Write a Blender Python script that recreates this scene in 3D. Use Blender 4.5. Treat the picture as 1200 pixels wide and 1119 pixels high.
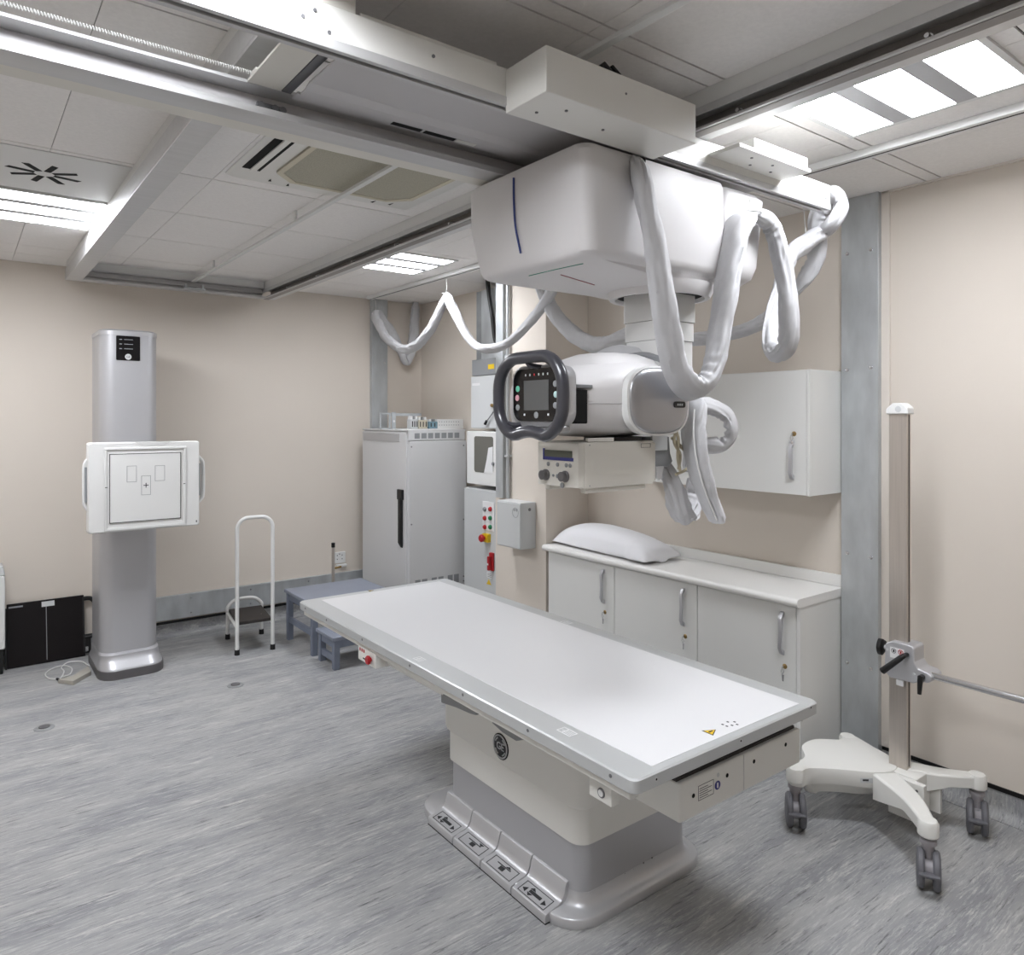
import bpy, bmesh, math, random
from mathutils import Vector, Matrix, noise

for o in list(bpy.data.objects):
    bpy.data.objects.remove(o, do_unlink=True)
SC = bpy.context.scene
COL = SC.collection
random.seed(7)

# ------------------------------------------------------------------ camera, world, exposure
F, CX, HY, H = 855.0, 600.0, 489.0, 1.56           # focal length in px, principal column, horizon row, eye height
TH = math.atan2(650.0, F)
CT, ST = math.cos(TH), math.sin(TH)
cam = bpy.data.cameras.new('camera')
cam.sensor_width = 36.0
cam.lens = 36.0 * F / 1200.0
cam.shift_y = -(559.5 - HY) / 1200.0
cam.clip_start = 0.02
camo = bpy.data.objects.new('camera', cam)
COL.objects.link(camo)
camo.location = (0, 0, H)
camo.rotation_euler = (math.pi / 2, 0, -TH)
SC.camera = camo
w = bpy.data.worlds.new('world')
SC.world = w
w.use_nodes = True
w.node_tree.nodes['Background'].inputs[0].default_value = (0.8, 0.85, 0.9, 1)
w.node_tree.nodes['Background'].inputs[1].default_value = 0.05
vs = SC.view_settings
vs.view_transform = 'Standard'
vs.look = 'None'
vs.gamma = 1.0
vs.use_curve_mapping = False
vs.exposure = 0.3
LAMP = 30.0                                        # emission of the ceiling diffusers


def ray(u, v):
    a = (u - CX) / F
    return Vector((ST + a * CT, CT - a * ST, (HY - v) / F))


def onz(u, v, z):
    d = ray(u, v); return d * ((z - H) / d.z) + Vector((0, 0, H))


def onx(u, v, x):
    d = ray(u, v); return d * (x / d.x) + Vector((0, 0, H))


def ony(u, v, y):
    d = ray(u, v); return d * (y / d.y) + Vector((0, 0, H))


# ------------------------------------------------------------------ materials
def lin(c):
    out = []
    for i in (0, 2, 4):
        x = int(c[i:i + 2], 16) / 255.0
        out.append(x / 12.92 if x <= 0.04045 else ((x + 0.055) / 1.055) ** 2.4)
    return (*out, 1)


MATS = {}


def mat(name, col, rough=0.5, metal=0.0, var=0.0, vscale=8.0, stretch=(1, 1, 1), bump=0.0, bscale=60.0, bstretch=(1, 1, 1), coat=0.0, spec=0.5):
    m = bpy.data.materials.new(name)
    m.use_nodes = True
    nt = m.node_tree
    b = nt.nodes['Principled BSDF']
    c = lin(col)
    b.inputs['Base Color'].default_value = c
    b.inputs['Roughness'].default_value = rough
    b.inputs['Metallic'].default_value = metal
    b.inputs['Coat Weight'].default_value = coat
    b.inputs['Specular IOR Level'].default_value = spec
    if var or bump:
        tc = nt.nodes.new('ShaderNodeTexCoord')
    if var:
        mp = nt.nodes.new('ShaderNodeMapping'); mp.inputs['Scale'].default_value = stretch
        nz = nt.nodes.new('ShaderNodeTexNoise'); nz.inputs['Scale'].default_value = vscale; nz.inputs['Detail'].default_value = 5
        rp = nt.nodes.new('ShaderNodeValToRGB')
        rp.color_ramp.elements[0].position = 0.3; rp.color_ramp.elements[1].position = 0.7
        rp.color_ramp.elements[0].color = tuple(x * (1 - var) for x in c[:3]) + (1,)
        rp.color_ramp.elements[1].color = tuple(min(1, x * (1 + var)) for x in c[:3]) + (1,)
        nt.links.new(tc.outputs['Object'], mp.inputs[0]); nt.links.new(mp.outputs[0], nz.inputs[0])
        nt.links.new(nz.outputs[0], rp.inputs[0]); nt.links.new(rp.outputs[0], b.inputs['Base Color'])
    if bump:
        mp2 = nt.nodes.new('ShaderNodeMapping'); mp2.inputs['Scale'].default_value = bstretch
        n2 = nt.nodes.new('ShaderNodeTexNoise'); n2.inputs['Scale'].default_value = bscale; n2.inputs['Detail'].default_value = 4
        bp = nt.nodes.new('ShaderNodeBump'); bp.inputs['Strength'].default_value = bump; bp.inputs['Distance'].default_value = 0.01
        nt.links.new(tc.outputs['Object'], mp2.inputs[0]); nt.links.new(mp2.outputs[0], n2.inputs[0])
        nt.links.new(n2.outputs[0], bp.inputs['Height']); nt.links.new(bp.outputs[0], b.inputs['Normal'])
    MATS[name] = m
    return m


def emat(name, col, strength):
    m = bpy.data.materials.new(name); m.use_nodes = True
    b = m.node_tree.nodes['Principled BSDF']
    b.inputs['Base Color'].default_value = lin(col)
    b.inputs['Emission Color'].default_value = lin(col)
    b.inputs['Emission Strength'].default_value = strength
    MATS[name] = m
    return m


def floor_mat():
    m = bpy.data.materials.new('streaked_vinyl'); m.use_nodes = True
    nt = m.node_tree; b = nt.nodes['Principled BSDF']
    tc = nt.nodes.new('ShaderNodeTexCoord')
    # gentle warp so that the streaks waver
    wz = nt.nodes.new('ShaderNodeTexNoise'); wz.inputs['Scale'].default_value = 3.0; wz.inputs['Detail'].default_value = 3
    wm = nt.nodes.new('ShaderNodeMapping'); wm.inputs['Scale'].default_value = (0.9, 2.2, 1)
    nt.links.new(tc.outputs['Object'], wm.inputs[0]); nt.links.new(wm.outputs[0], wz.inputs[0])
    vm = nt.nodes.new('ShaderNodeVectorMath'); vm.operation = 'MULTIPLY_ADD'
    vm.inputs[1].default_value = (0.0, 0.035, 0.0)
    nt.links.new(wz.outputs['Color'], vm.inputs[0]); nt.links.new(tc.outputs['Object'], vm.inputs[2])

    def layer(sc, st, det, lo, hi, rough=0.6):
        mp = nt.nodes.new('ShaderNodeMapping'); mp.inputs['Scale'].default_value = st
        nz = nt.nodes.new('ShaderNodeTexNoise'); nz.inputs['Scale'].default_value = sc; nz.inputs['Detail'].default_value = det
        nz.inputs['Roughness'].default_value = rough
        mr = nt.nodes.new('ShaderNodeMapRange'); mr.inputs[1].default_value = lo; mr.inputs[2].default_value = hi
        nt.links.new(vm.outputs[0], mp.inputs[0]); nt.links.new(mp.outputs[0], nz.inputs[0]); nt.links.new(nz.outputs[0], mr.inputs[0])
        return mr.outputs[0]

    def mix(fac, a, c2):
        mx = nt.nodes.new('ShaderNodeMix'); mx.data_type = 'RGBA'
        nt.links.new(fac, mx.inputs[0])
        if isinstance(a, tuple): mx.inputs[6].default_value = a
        else: nt.links.new(a, mx.inputs[6])
        mx.inputs[7].default_value = c2
        return mx.outputs[2]
    broad = layer(2.0, (0.8, 3.5, 1), 4, 0.35, 0.65)
    c = mix(broad, lin('8c8d90'), lin('a8a8a7'))
    fine = layer(14.0, (0.8, 9.0, 1), 9, 0.5, 0.66, 0.82)
    c = mix(fine, c, lin('c2c2c0'))
    dark = layer(7.0, (0.8, 10.0, 3), 10, 0.54, 0.66, 0.8)
    c = mix(dark, c, lin('58595b'))
    pale = layer(4.5, (0.8, 7.0, 7), 9, 0.57, 0.69, 0.78)
    c = mix(pale, c, lin('cfcec9'))
    nt.links.new(c, b.inputs['Base Color'])
    b.inputs['Roughness'].default_value = 0.42
    b.inputs['Specular IOR Level'].default_value = 0.35
    MATS['floor'] = m


floor_mat()
mat('wall', 'dbd2c7', 0.75, var=0.02, vscale=1.2, bump=0.03, bscale=250)
mat('wall_trim', 'e0d8ce', 0.6)
mat('tile', 'f0edea', 0.85, var=0.03, vscale=90, bump=0.08, bscale=350)
mat('tile_edge', 'cfcac6', 0.8)
mat('backing', '2b2928', 0.9)
mat('white', 'e4e4e2', 0.38, coat=0.1)
mat('white_matt', 'dcdcda', 0.55)
mat('housing', 'dddbdb', 0.5)
mat('cream', 'dddad2', 0.5)
mat('cream_white', 'e5e4df', 0.4)
mat('laminate', 'e2e2df', 0.38)
mat('worktop', 'ecebe8', 0.3)
mat('table_white', 'dadadb', 0.34)
mat('louvre', 'b4b4b6', 0.6)
mat('cap_silver', 'b2b2b5', 0.34, metal=0.75)
mat('adapter', 'a9a59c', 0.6)
mat('white_strip', 'e8e6e3', 0.6)
mat('galv', 'bfc3c5', 0.42, metal=0.45, var=0.12, vscale=14, stretch=(1, 1, 0.35))
mat('galv_dark', '9b9ea0', 0.45, metal=0.45, var=0.1, vscale=14)
mat('alu', 'cbcbcb', 0.38, metal=0.45, var=0.04, vscale=5, stretch=(.2, 6, 6))
mat('alu_dark', '77777a', 0.4, metal=0.5)
mat('steel', 'c0b8b0', 0.3, metal=0.65, var=0.08, vscale=6, stretch=(20, 20, .4))
mat('web_grey', '8f8b88', 0.5, metal=0.2)
mat('chrome', 'd6d6d8', 0.2, metal=1.0)
mat('silver_paint', 'bfbfc2', 0.36, metal=0.45)
mat('silver_light', 'bfbfc1', 0.4, metal=0.45)
mat('silver_dark', '6d6b6c', 0.45, metal=0.4)
mat('panel_grey', 'c4c2c3', 0.45, metal=0.1)
mat('grey_cab', 'cfcfcf', 0.42)
mat('grey_box', 'c9cbcb', 0.45)
mat('grey_mid', '8b8d8f', 0.5)
mat('frame_grey', 'c0c2c2', 0.36, metal=0.3)
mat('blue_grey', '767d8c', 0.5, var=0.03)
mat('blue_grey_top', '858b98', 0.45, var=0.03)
mat('fabric', 'c4c4c6', 0.8, var=0.03, vscale=30, bump=0.12, bscale=22)
mat('linen', 'ebebee', 0.85, bump=0.12, bscale=20)
mat('black', '0d0c0d', 0.45)
mat('black_gloss', '0c0a0d', 0.2)
mat('black_panel', '0e090b', 0.5, spec=0.25)
mat('rubber', '1a1a1b', 0.7)
mat('caster_grey', '66666b', 0.5)
mat('caster_hub', 'a19da0', 0.5)
mat('handle_dark', '3a3a40', 0.28, coat=0.3)
mat('screen', '565757', 0.25)
mat('lcd', '55594c', 0.3)
mat('blue', '2b2f7d', 0.4)
mat('line_blue', '3c4a86', 0.4)
mat('line_green', '3f8f7a', 0.4)
mat('line_red', '9a4b56', 0.4)
mat('red', 'b01620', 0.35)
mat('green', '1d7a4e', 0.35)
mat('teal', '6fc5a8', 0.35)
mat('pink', 'd5a0aa', 0.35)
mat('pale_teal', 'b5d2d0', 0.35)
mat('yellow', 'e4bf1d', 0.4)
mat('brown_top', '2c2725', 0.6)
mat('brass', 'a48a5c', 0.3, metal=0.9)
mat('print', '4c4c50', 0.6)
mat('print_dark', '28282b', 0.6)
mat('paper', 'e6e6e6', 0.7)
mat('rope', 'c9bfa6', 0.85)
mat('dark_hole', '060606', 0.9)
mat('grille', 'aaa695', 0.6, var=0.2, vscale=260)
mat('tan_panel', 'cfc8b4', 0.6)
mat('pane', '6c6a63', 0.15)
mat('blue_part', '7f9daa', 0.5)
emat('lamp', 'f6f9ff', LAMP)


# ------------------------------------------------------------------ mesh building
WL = {}


class B:
    def __init__(s):
        s.bm = bmesh.new()

    def box(s, x0, x1, y0, y1, z0, z1, M=None):
        vs_ = [s.bm.verts.new((x, y, z)) for x in (x0, x1) for y in (y0, y1) for z in (z0, z1)]
        for f in ((0, 1, 3, 2), (4, 6, 7, 5), (0, 4, 5, 1), (2, 3, 7, 6), (0, 2, 6, 4), (1, 5, 7, 3)):
            s.bm.faces.new([vs_[i] for i in f])
        if M is not None:
            for v in vs_: v.co = M @ v.co
        return s

    def prism(s, poly, plane, lo, hi):
        def P(p, h):
            if plane == 'xy': return (p[0], p[1], h)
            if plane == 'xz': return (p[0], h, p[1])
            return (h, p[0], p[1])
        a = [s.bm.verts.new(P(p, lo)) for p in poly]
        b = [s.bm.verts.new(P(p, hi)) for p in poly]
        n = len(poly)
        s.bm.faces.new(a); s.bm.faces.new(b[::-1])
        for i in range(n):
            s.bm.faces.new((a[i], b[i], b[(i + 1) % n], a[(i + 1) % n]))
        return s

    def loft(s, rings, cap0=True, cap1=True, closed=True):
        R = [[s.bm.verts.new(p) for p in r] for r in rings]
        n = len(R[0])
        for a, b in zip(R, R[1:]):
            for i in range(n if closed else n - 1):
                s.bm.faces.new((a[i], a[(i + 1) % n], b[(i + 1) % n], b[i]))
        if cap0: s.bm.faces.new(R[0][::-1])
        if cap1: s.bm.faces.new(R[-1])
        return s

    def cyl(s, p0, p1, r0, r1=None, n=20):
        r1 = r0 if r1 is None else r1
        p0, p1 = Vector(p0), Vector(p1)
        d = (p1 - p0).normalized()
        q = d.orthogonal().normalized(); t = d.cross(q)
        ring = lambda c, r: [c + (q * math.cos(a) + t * math.sin(a)) * r for a in (2 * math.pi * i / n for i in range(n))]
        return s.loft([ring(p0, r0), ring(p1, r1)])

    def lathe(s, c, prof, axis=(0, 0, 1), n=28):
        c = Vector(c); d = Vector(axis).normalized(); q = d.orthogonal().normalized(); t = d.cross(q)
        rings = [[c + d * z + (q * math.cos(a) + t * math.sin(a)) * max(r, 1e-4) for a in (2 * math.pi * i / n for i in range(n))] for r, z in prof]
        return s.loft(rings)

    def tube(s, pts, r, n=12, closed=False, flat=1.0, wr=0.0, seed=0.0):
        P = [Vector(p) for p in pts]
        m = len(P)
        rad = r if isinstance(r, (list, tuple)) else [r] * m
        T = []
        for i in range(m):
            a = P[(i - 1) % m] if (closed or i) else P[0]
            b = P[(i + 1) % m] if (closed or i < m - 1) else P[-1]
            T.append((b - a).normalized())
        nrm = T[0].orthogonal().normalized()
        rings = []
        acc = 0.0
        for i in range(m):
            if i: acc += (P[i] - P[i - 1]).length
            nrm = (nrm - T[i] * nrm.dot(T[i])).normalized()
            bn = T[i].cross(nrm)
            ring = []
            cvec = Vector((0, 0, 0))
            if wr and 0 < i < m - 1:
                cvec = (T[min(i + 2, m - 1)] - T[max(i - 2, 0)]) / max(1e-4, (P[min(i + 2, m - 1)] - P[max(i - 2, 0)]).length)
            tw = acc * 2.2 * (1 if wr else 0)
            for k in range(n):
                a = 2 * math.pi * k / n
                rr = rad[i]
                d = nrm * math.cos(a + tw) + bn * math.sin(a + tw) * 1.0
                dd = nrm * math.cos(a + tw) + bn * math.sin(a + tw)
                if wr:
                    # flattened, twisted cloth tube: flatten along the twisted minor axis
                    d = (nrm * math.cos(tw) + bn * math.sin(tw)) * math.cos(a) + (bn * math.cos(tw) - nrm * math.sin(tw)) * math.sin(a) * flat
                    inner = max(0.0, dd.dot(cvec)) / 14.0
                    fold = .5 + .5 * math.sin(acc * 170 + 3 * noise.noise(Vector((acc * 9, seed, a * .5))))
                    rr *= 1 - min(.42, .36 * inner * fold)
                    v = Vector((math.cos(a) * 1.5, math.sin(a) * 1.5, acc * 6 + seed))
                    rr *= 1 + wr * (noise.noise(v) - 1.3 * abs(noise.noise(v * 1.7 + Vector((4, 2, 9)))) + .12 * noise.noise(v * 4.1))
                else:
                    d = nrm * math.cos(a) + bn * math.sin(a) * flat
                ring.append(P[i] + d * rr)
            rings.append(ring)
        if closed:
            # find best rotation to close
            r0 = rings[0]
            best = min(range(n), key=lambda k: sum((rings[-1][j] - r0[(j + k) % n]).length for j in range(n)))
            rings.append([r0[(j + best) % n] for j in range(n)])
            return s.loft(rings, False, False)
        return s.loft(rings)

    def build(s, name, m, parent=None, bev=0.0, smooth=True, ang=35, seg=2):
        bm = s.bm
        bmesh.ops.remove_doubles(bm, verts=bm.verts[:], dist=1e-6)
        bmesh.ops.recalc_face_normals(bm, faces=bm.faces[:])
        off = Vector((0, 0, 0))
        if parent is not None: off = WL[parent.name]
        elif True:
            # top-level mesh: origin at its base
            xs = [v.co for v in bm.verts]
            off = Vector(((min(c.x for c in xs) + max(c.x for c in xs)) / 2, (min(c.y for c in xs) + max(c.y for c in xs)) / 2, min(c.z for c in xs)))
        bmesh.ops.translate(bm, verts=bm.verts[:], vec=-off)
        me = bpy.data.meshes.new(name)
        bm.to_mesh(me); bm.free()
        me.materials.append(MATS[m])
        if smooth:
            for p in me.polygons: p.use_smooth = True
            me.set_sharp_from_angle(angle=math.radians(ang))
        o = bpy.data.objects.new(name, me)
        COL.objects.link(o)
        if parent is None:
            o.location = off; WL[o.name] = off
        else:
            o.parent = parent; WL[o.name] = WL[parent.name].copy()
        if bev:
            md = o.modifiers.new('bevel', 'BEVEL'); md.width = bev; md.segments = seg; md.limit_method = 'ANGLE'; md.angle_limit = math.radians(40)
            md.harden_normals = smooth
        return o


def share(src, name, parent, d):
    """same mesh again, moved by d, as a part of parent"""
    o = bpy.data.objects.new(name, src.data)
    COL.objects.link(o)
    o.parent = parent
    o.location = Vector(src.location) + Vector(d)
    for md in src.modifiers:
        k = o.modifiers.new(md.name, md.type)
        if md.type == 'BEVEL':
            k.width = md.width; k.segments = md.segments; k.limit_method = md.limit_method; k.angle_limit = md.angle_limit; k.harden_normals = md.harden_normals
    WL[o.name] = WL[parent.name] + Vector(d)
    return o


def tag(o, label, cat=None, group=None, kind=None):
    o['label'] = label
    if cat: o['category'] = cat
    if group: o['group'] = group
    if kind: o['kind'] = kind
    return o


def thing(name, label, cat, loc, group=None):
    o = bpy.data.objects.new(name, None)
    o.empty_display_size = 0.05
    COL.objects.link(o)
    o.location = loc; WL[o.name] = Vector(loc)
    return tag(o, label, cat, group)


def struct(o, label, cat):
    return tag(o, label, cat, kind='structure')


def bx(name, m, par, x0, x1, y0, y1, z0, z1, bev=0.0, **k):
    return B().box(x0, x1, y0, y1, z0, z1).build(name, m, par, bev, **k)


def rrect(cx, cy, hx, hy, r, n=6):
    pts = []
    r = min(r, hx, hy)
    for (sx, sy, a0) in ((1, 1, 0), (-1, 1, 90), (-1, -1, 180), (1, -1, 270)):
        for k in range(n + 1):
            a = math.radians(a0 + 90 * k / n)
            pts.append((cx + sx * (hx - r) + r * math.cos(a), cy + sy * (hy - r) + r * math.sin(a)))
    return pts


def spline(pts, step=0.012, closed=False):
    P = [Vector(p) for p in pts]
    out = []
    n = len(P)
    segs = n if closed else n - 1
    for i in range(segs):
        p1, p2 = P[i], P[(i + 1) % n]
        p0 = P[(i - 1) % n] if (closed or i) else p1 * 2 - p2
        p3 = P[(i + 2) % n] if (closed or i < n - 2) else p2 * 2 - p1
        k = max(2, int((p2 - p1).length / step))
        for j in range(k):
            t = j / k
            out.append(0.5 * ((2 * p1) + (p2 - p0) * t + (2 * p0 - 5 * p1 + 4 * p2 - p3) * t * t + (3 * p1 - p0 - 3 * p2 + p3) * t ** 3))
    if not closed: out.append(P[-1])
    return out


def text(name, body, size, loc, xd, yd, m, parent, align='CENTER', depth=0.0004):
    cu = bpy.data.curves.new(name, 'FONT')
    cu.body = body; cu.size = size; cu.extrude = depth; cu.align_x = align; cu.align_y = 'CENTER'
    tmp = bpy.data.objects.new('tmp_text', cu)
    COL.objects.link(tmp)
    dg = bpy.context.evaluated_depsgraph_get(); dg.update()
    me = bpy.data.meshes.new_from_object(tmp.evaluated_get(dg))
    bpy.data.objects.remove(tmp, do_unlink=True)
    xd, yd = Vector(xd).normalized(), Vector(yd).normalized()
    M = Matrix((xd, yd, xd.cross(yd))).transposed().to_4x4()
    M.translation = Vector(loc)
    me.transform(M)
    me.transform(Matrix.Translation(-WL[parent.name]))
    me.name = name
    me.materials.clear(); me.materials.append(MATS[m])
    o = bpy.data.objects.new(name, me)
    COL.objects.link(o); o.parent = parent; WL[o.name] = WL[parent.name].copy()
    return o


XM, YM, ZM = Vector((-1, 0, 0)), Vector((0, -1, 0)), Vector((0, 0, 1))


def outline(name, m, par, plane, a0, a1, b0, b1, w, h, t=0.0006):
    """thin printed rectangle line on a plane: plane 'y' (h = y, a = x, b = z) or 'z' (h = z)"""
    b = B()
    for (p0, p1, q0, q1) in ((a0, a1, b0, b0 + w), (a0, a1, b1 - w, b1), (a0, a0 + w, b0, b1), (a1 - w, a1, b0, b1)):
        if plane == 'y': b.box(p0, p1, h - t, h, q0, q1)
        elif plane == 'x': b.box(h - t, h, p0, p1, q0, q1)
        else: b.box(p0, p1, q0, q1, h, h + t)
    return b.build(name, m, par, smooth=False)


def tri(name, m, par, plane, pts, h, t=0.0006):
    return B().prism(pts, plane, h, h + t).build(name, m, par, smooth=False)


# ------------------------------------------------------------------ the room
XL, XR, YN, YF, ZC = -1.6, 3.245, -1.5, 5.585, 2.55
fl = B().box(XL, XR, YN, YF, -0.05, 0).build('floor', 'floor', smooth=False)
struct(fl, 'grey streaked vinyl floor of the x-ray room', 'floor')
struct(bx('wall_back', 'wall', None, XL - .1, XR + .1, YF, YF + .1, 0, 2.75, smooth=False), 'beige wall behind the silver wall stand', 'wall')
struct(bx('wall_right', 'wall', None, XR, XR + .1, YN - .1, YF, 0, 2.75, smooth=False), 'beige wall behind the cupboards and mobile stand', 'wall')
struct(bx('wall_left', 'wall', None, XL - .1, XL, YN - .1, YF, 0, 2.75, smooth=False), 'beige wall to the left, out of the picture', 'wall')
struct(bx('wall_front', 'wall', None, XL, XR, YN - .1, YN, 0, 2.75, smooth=False), 'beige wall behind the viewer', 'wall')
PX, PY0, PY1 = 2.89, 3.455, 3.985
struct(bx('wall_pier', 'wall', None, PX, XR, PY0, PY1, 0, ZC + .01, 0.004), 'beige wall pier between cupboards and electrical panels', 'wall')


def cove(name, axis, lo, hi, label):
    r = 0.045
    prof = [(0, 0), (0, 0.1), (-0.003, 0.1)]
    for k in range(7):
        a = math.pi / 2 * k / 6
        prof.append((-0.003 - r * (1 - math.cos(a)), 0.003 + r * (1 - math.sin(a))))
    prof.append((-0.003 - r, 0))
    if axis == 'x':
        o = B().prism([(XR + p[0], p[1]) for p in prof], 'xz', lo, hi).build(name, 'floor')
    else:
        o = B().prism([(YF + p[0], p[1]) for p in prof], 'yz', lo, hi).build(name, 'floor')
    struct(o, label, 'skirting')


cove('baseboard_right', 'x', YN, 1.57, 'grey vinyl upturned at the foot of the right wall')
cove('baseboard_back', 'y', XL, XR, 'grey vinyl upturned at the foot of the back wall')
struct(bx('trim_1', 'black', None, XR - .006, XR, YN, 1.57, .1, .117, smooth=False), 'black strip capping the vinyl skirting on the right wall', 'trim')
struct(bx('trim_2', 'black', None, XL, 2.74, YF - .006, YF, .1, .117, smooth=False), 'black strip capping the vinyl skirting on the back wall', 'trim')
struct(bx('trim_3', 'wall_trim', None, XR - .012, XR, 1.535, 1.572, .117, ZC, 0.002), 'pale vertical cover strip beside the galvanised wall post', 'trim')
struct(bx('trim_4', 'wall_trim', None, XR - .012, XR, YN, 1.57, ZC - .008, ZC, smooth=False), 'pale edge bead where the ceiling meets the right wall', 'trim')

# ceiling with tiles
ceil = bx('ceiling', 'backing', None, XL, XR, YN, YF, 2.556, 2.62, smooth=False)
struct(ceil, 'suspended ceiling of pale acoustic tiles', 'ceiling')
xs = [XL, -.95, -.33, .275, .565, .845, 1.295, 1.84, 2.225, 2.52, 2.68, 2.80, XR]
ys = [YN, -1.16, -.54, .08, .70, 1.325, 1.385, 1.93, 2.55, 3.17, 3.795, 4.42, 5.04, 5.30, YF]
LIGHTS = [  # x0, x1, y0, y1
    (1.93, 2.51, .76, 1.325), (1.93, 2.51, 3.86, 4.42), (-.33, .565, 3.81, 4.415), (-.33, .545, .72, 1.32)]


def covered(x0, x1, y0, y1):
    for a, b_, c, d in LIGHTS + [(.86, 1.70, 2.20, 3.06)]:
        if x0 < b_ - .02 and x1 > a + .02 and y0 < d - .02 and y1 > c + .02:
            return (x0 >= a - .03 and x1 <= b_ + .03 and y0 >= c - .03 and y1 <= d + .03)
    return False


for i in range(len(xs) - 1):
    for j in range(len(ys) - 1):
        g, gy = .0011, .0035
        if covered(xs[i], xs[i + 1], ys[j], ys[j + 1]): continue
        bx('tile', 'tile', ceil, xs[i] + g, xs[i + 1] - g, ys[j] + gy, ys[j + 1] - gy, ZC, 2.556, smooth=False)


def ceiling_light(x0, x1, y0, y1, label, ndiv=3):
    t = thing('ceiling_light', label, 'light', ((x0 + x1) / 2, (y0 + y1) / 2, ZC - .012), 'recessed fluorescent ceiling lights')
    f = .02
    B().box(x0, x1, y0, y0 + f, ZC - .008, ZC + .012).box(x0, x1, y1 - f, y1, ZC - .008, ZC + .012) \
        .box(x0, x0 + f, y0 + f, y1 - f, ZC - .008, ZC + .012).box(x1 - f, x1, y0 + f, y1 - f, ZC - .008, ZC + .012).build('frame', 'white_matt', t, smooth=False)
    wy = (y1 - y0 - 2 * f)
    gap = .06
    pw = (wy - gap * (ndiv - 1)) / ndiv
    for k in range(ndiv):
        a = y0 + f + k * (pw + gap)
        bx('diffuser', 'lamp', t, x0 + f, x1 - f, a, a + pw, ZC - .005, ZC + .004, smooth=False)
        if k < ndiv - 1:
            bx('louvre', 'louvre', t, x0 + f, x1 - f, a + pw, a + pw + gap, ZC - .008, ZC + .004, smooth=False)
    return t


labs = ['bright recessed light with three panels beside the right wall', 'recessed light above the grey generator cabinet',
        'recessed light above the silver wall stand at the left edge', 'recessed light left of the overhead bridge, out of the picture']
for L_, lb in zip(LIGHTS, labs): ceiling_light(*L_, lb)

# swirl diffuser
sv = thing('swirl_diffuser', 'white square ceiling air diffuser with radial black slots', 'air vent', (.28, 3.5, ZC - .006))
bx('plate', 'white_matt', sv, -.325, .56, 3.205, 3.785, ZC - .004, ZC - .0004, .002)
for k in range(8):
    a = math.radians(12 + 45 * k)
    d, n_ = Vector((math.cos(a), math.sin(a), 0)), Vector((-math.sin(a), math.cos(a), 0))
    c = Vector((.28, 3.50, ZC - .0045))
    pts = [c + d * .035 + n_ * .012, c + d * .125 + n_ * .012, c + d * .125 - n_ * .012 + d * .008, c + d * .035 - n_ * .012]
    B().prism([(p.x, p.y) for p in pts], 'xy', ZC - .0052, ZC - .003).build('slot', 'dark_hole', sv, smooth=False)

# cassette air conditioner
ac = thing('air_conditioner', 'square ceiling cassette air conditioner with beige intake grille', 'air conditioner', (1.3, 2.63, ZC - .03))
B().loft([[(p[0], p[1], z) for p in rrect(1.28, 2.63, hx, hy, .02, 3)] for hx, hy, z in ((.42, .43, 2.555), (.42, .43, 2.546), (.40, .41, 2.535))]).build('fascia', 'cream_white', ac)
gx0, gx1, gy0, gy1, ch = 1.005, 1.615, 2.32, 2.945, .085
oct_ = [(gx0 + ch, gy0), (gx1 - ch, gy0), (gx1, gy0 + ch), (gx1, gy1 - ch), (gx1 - ch, gy1), (gx0 + ch, gy1), (gx0, gy1 - ch), (gx0, gy0 + ch)]
gr = B().prism(oct_, 'xy', 2.527, 2.536).build('grille', 'grille', ac, .002)
oi = [((x - 1.31) * .93 + 1.31, (y - 2.632) * .93 + 2.632) for x, y in oct_]
b = B()
for k in range(8):
    a0, a1, b1, b0 = oct_[k], oct_[(k + 1) % 8], oi[(k + 1) % 8], oi[k]
    b.prism([a0, a1, b1, b0], 'xy', 2.5245, 2.527)
b.build('grille_frame', 'tan_panel', ac, smooth=False)
bx('outlet', 'dark_hole', ac, .882, .925, 2.36, 2.895, 2.532, 2.5355, smooth=False)
bx('outlet', 'dark_hole', ac, .936, .952, 2.36, 2.90, 2.532, 2.5355, smooth=False)
bx('louvre_flap', 'cream_white', ac, .912, .936, 2.36, 2.90, 2.527, 2.534, .002)
for (x, y, s) in ((1.02, 3.0, 1), (1.58, 3.0, -1), (1.50, 3.015, -1), (1.10, 3.015, 1)):
    tri('corner_notch', 'dark_hole', ac, 'xy', [(x, y - .03), (x + .012 * s, y), (x, y + .004)], 2.5335, .0012)

# ------------------------------------------------------------------ overhead rails
def c_channel_y(b, x0, x1, y0, y1, z0, z1, t, open_dir, lip):
    b.box(x0, x1, y0, y1, z0, z0 + t); b.box(x0, x1, y0, y1, z1 - t, z1)
    if open_dir < 0:
        b.box(x1 - t, x1, y0, y1, z0 + t, z1 - t)
        b.box(x0, x0 + t * .8, y0, y1, z0 + t, z0 + t + lip).box(x0, x0 + t * .8, y0, y1, z1 - t - lip, z1 - t)
    else:
        b.box(x0, x0 + t, y0, y1, z0 + t, z1 - t)
        b.box(x1 - t * .8, x1, y0, y1, z0 + t, z0 + t + lip).box(x1 - t * .8, x1, y0, y1, z1 - t - lip, z1 - t)
    return b


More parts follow.
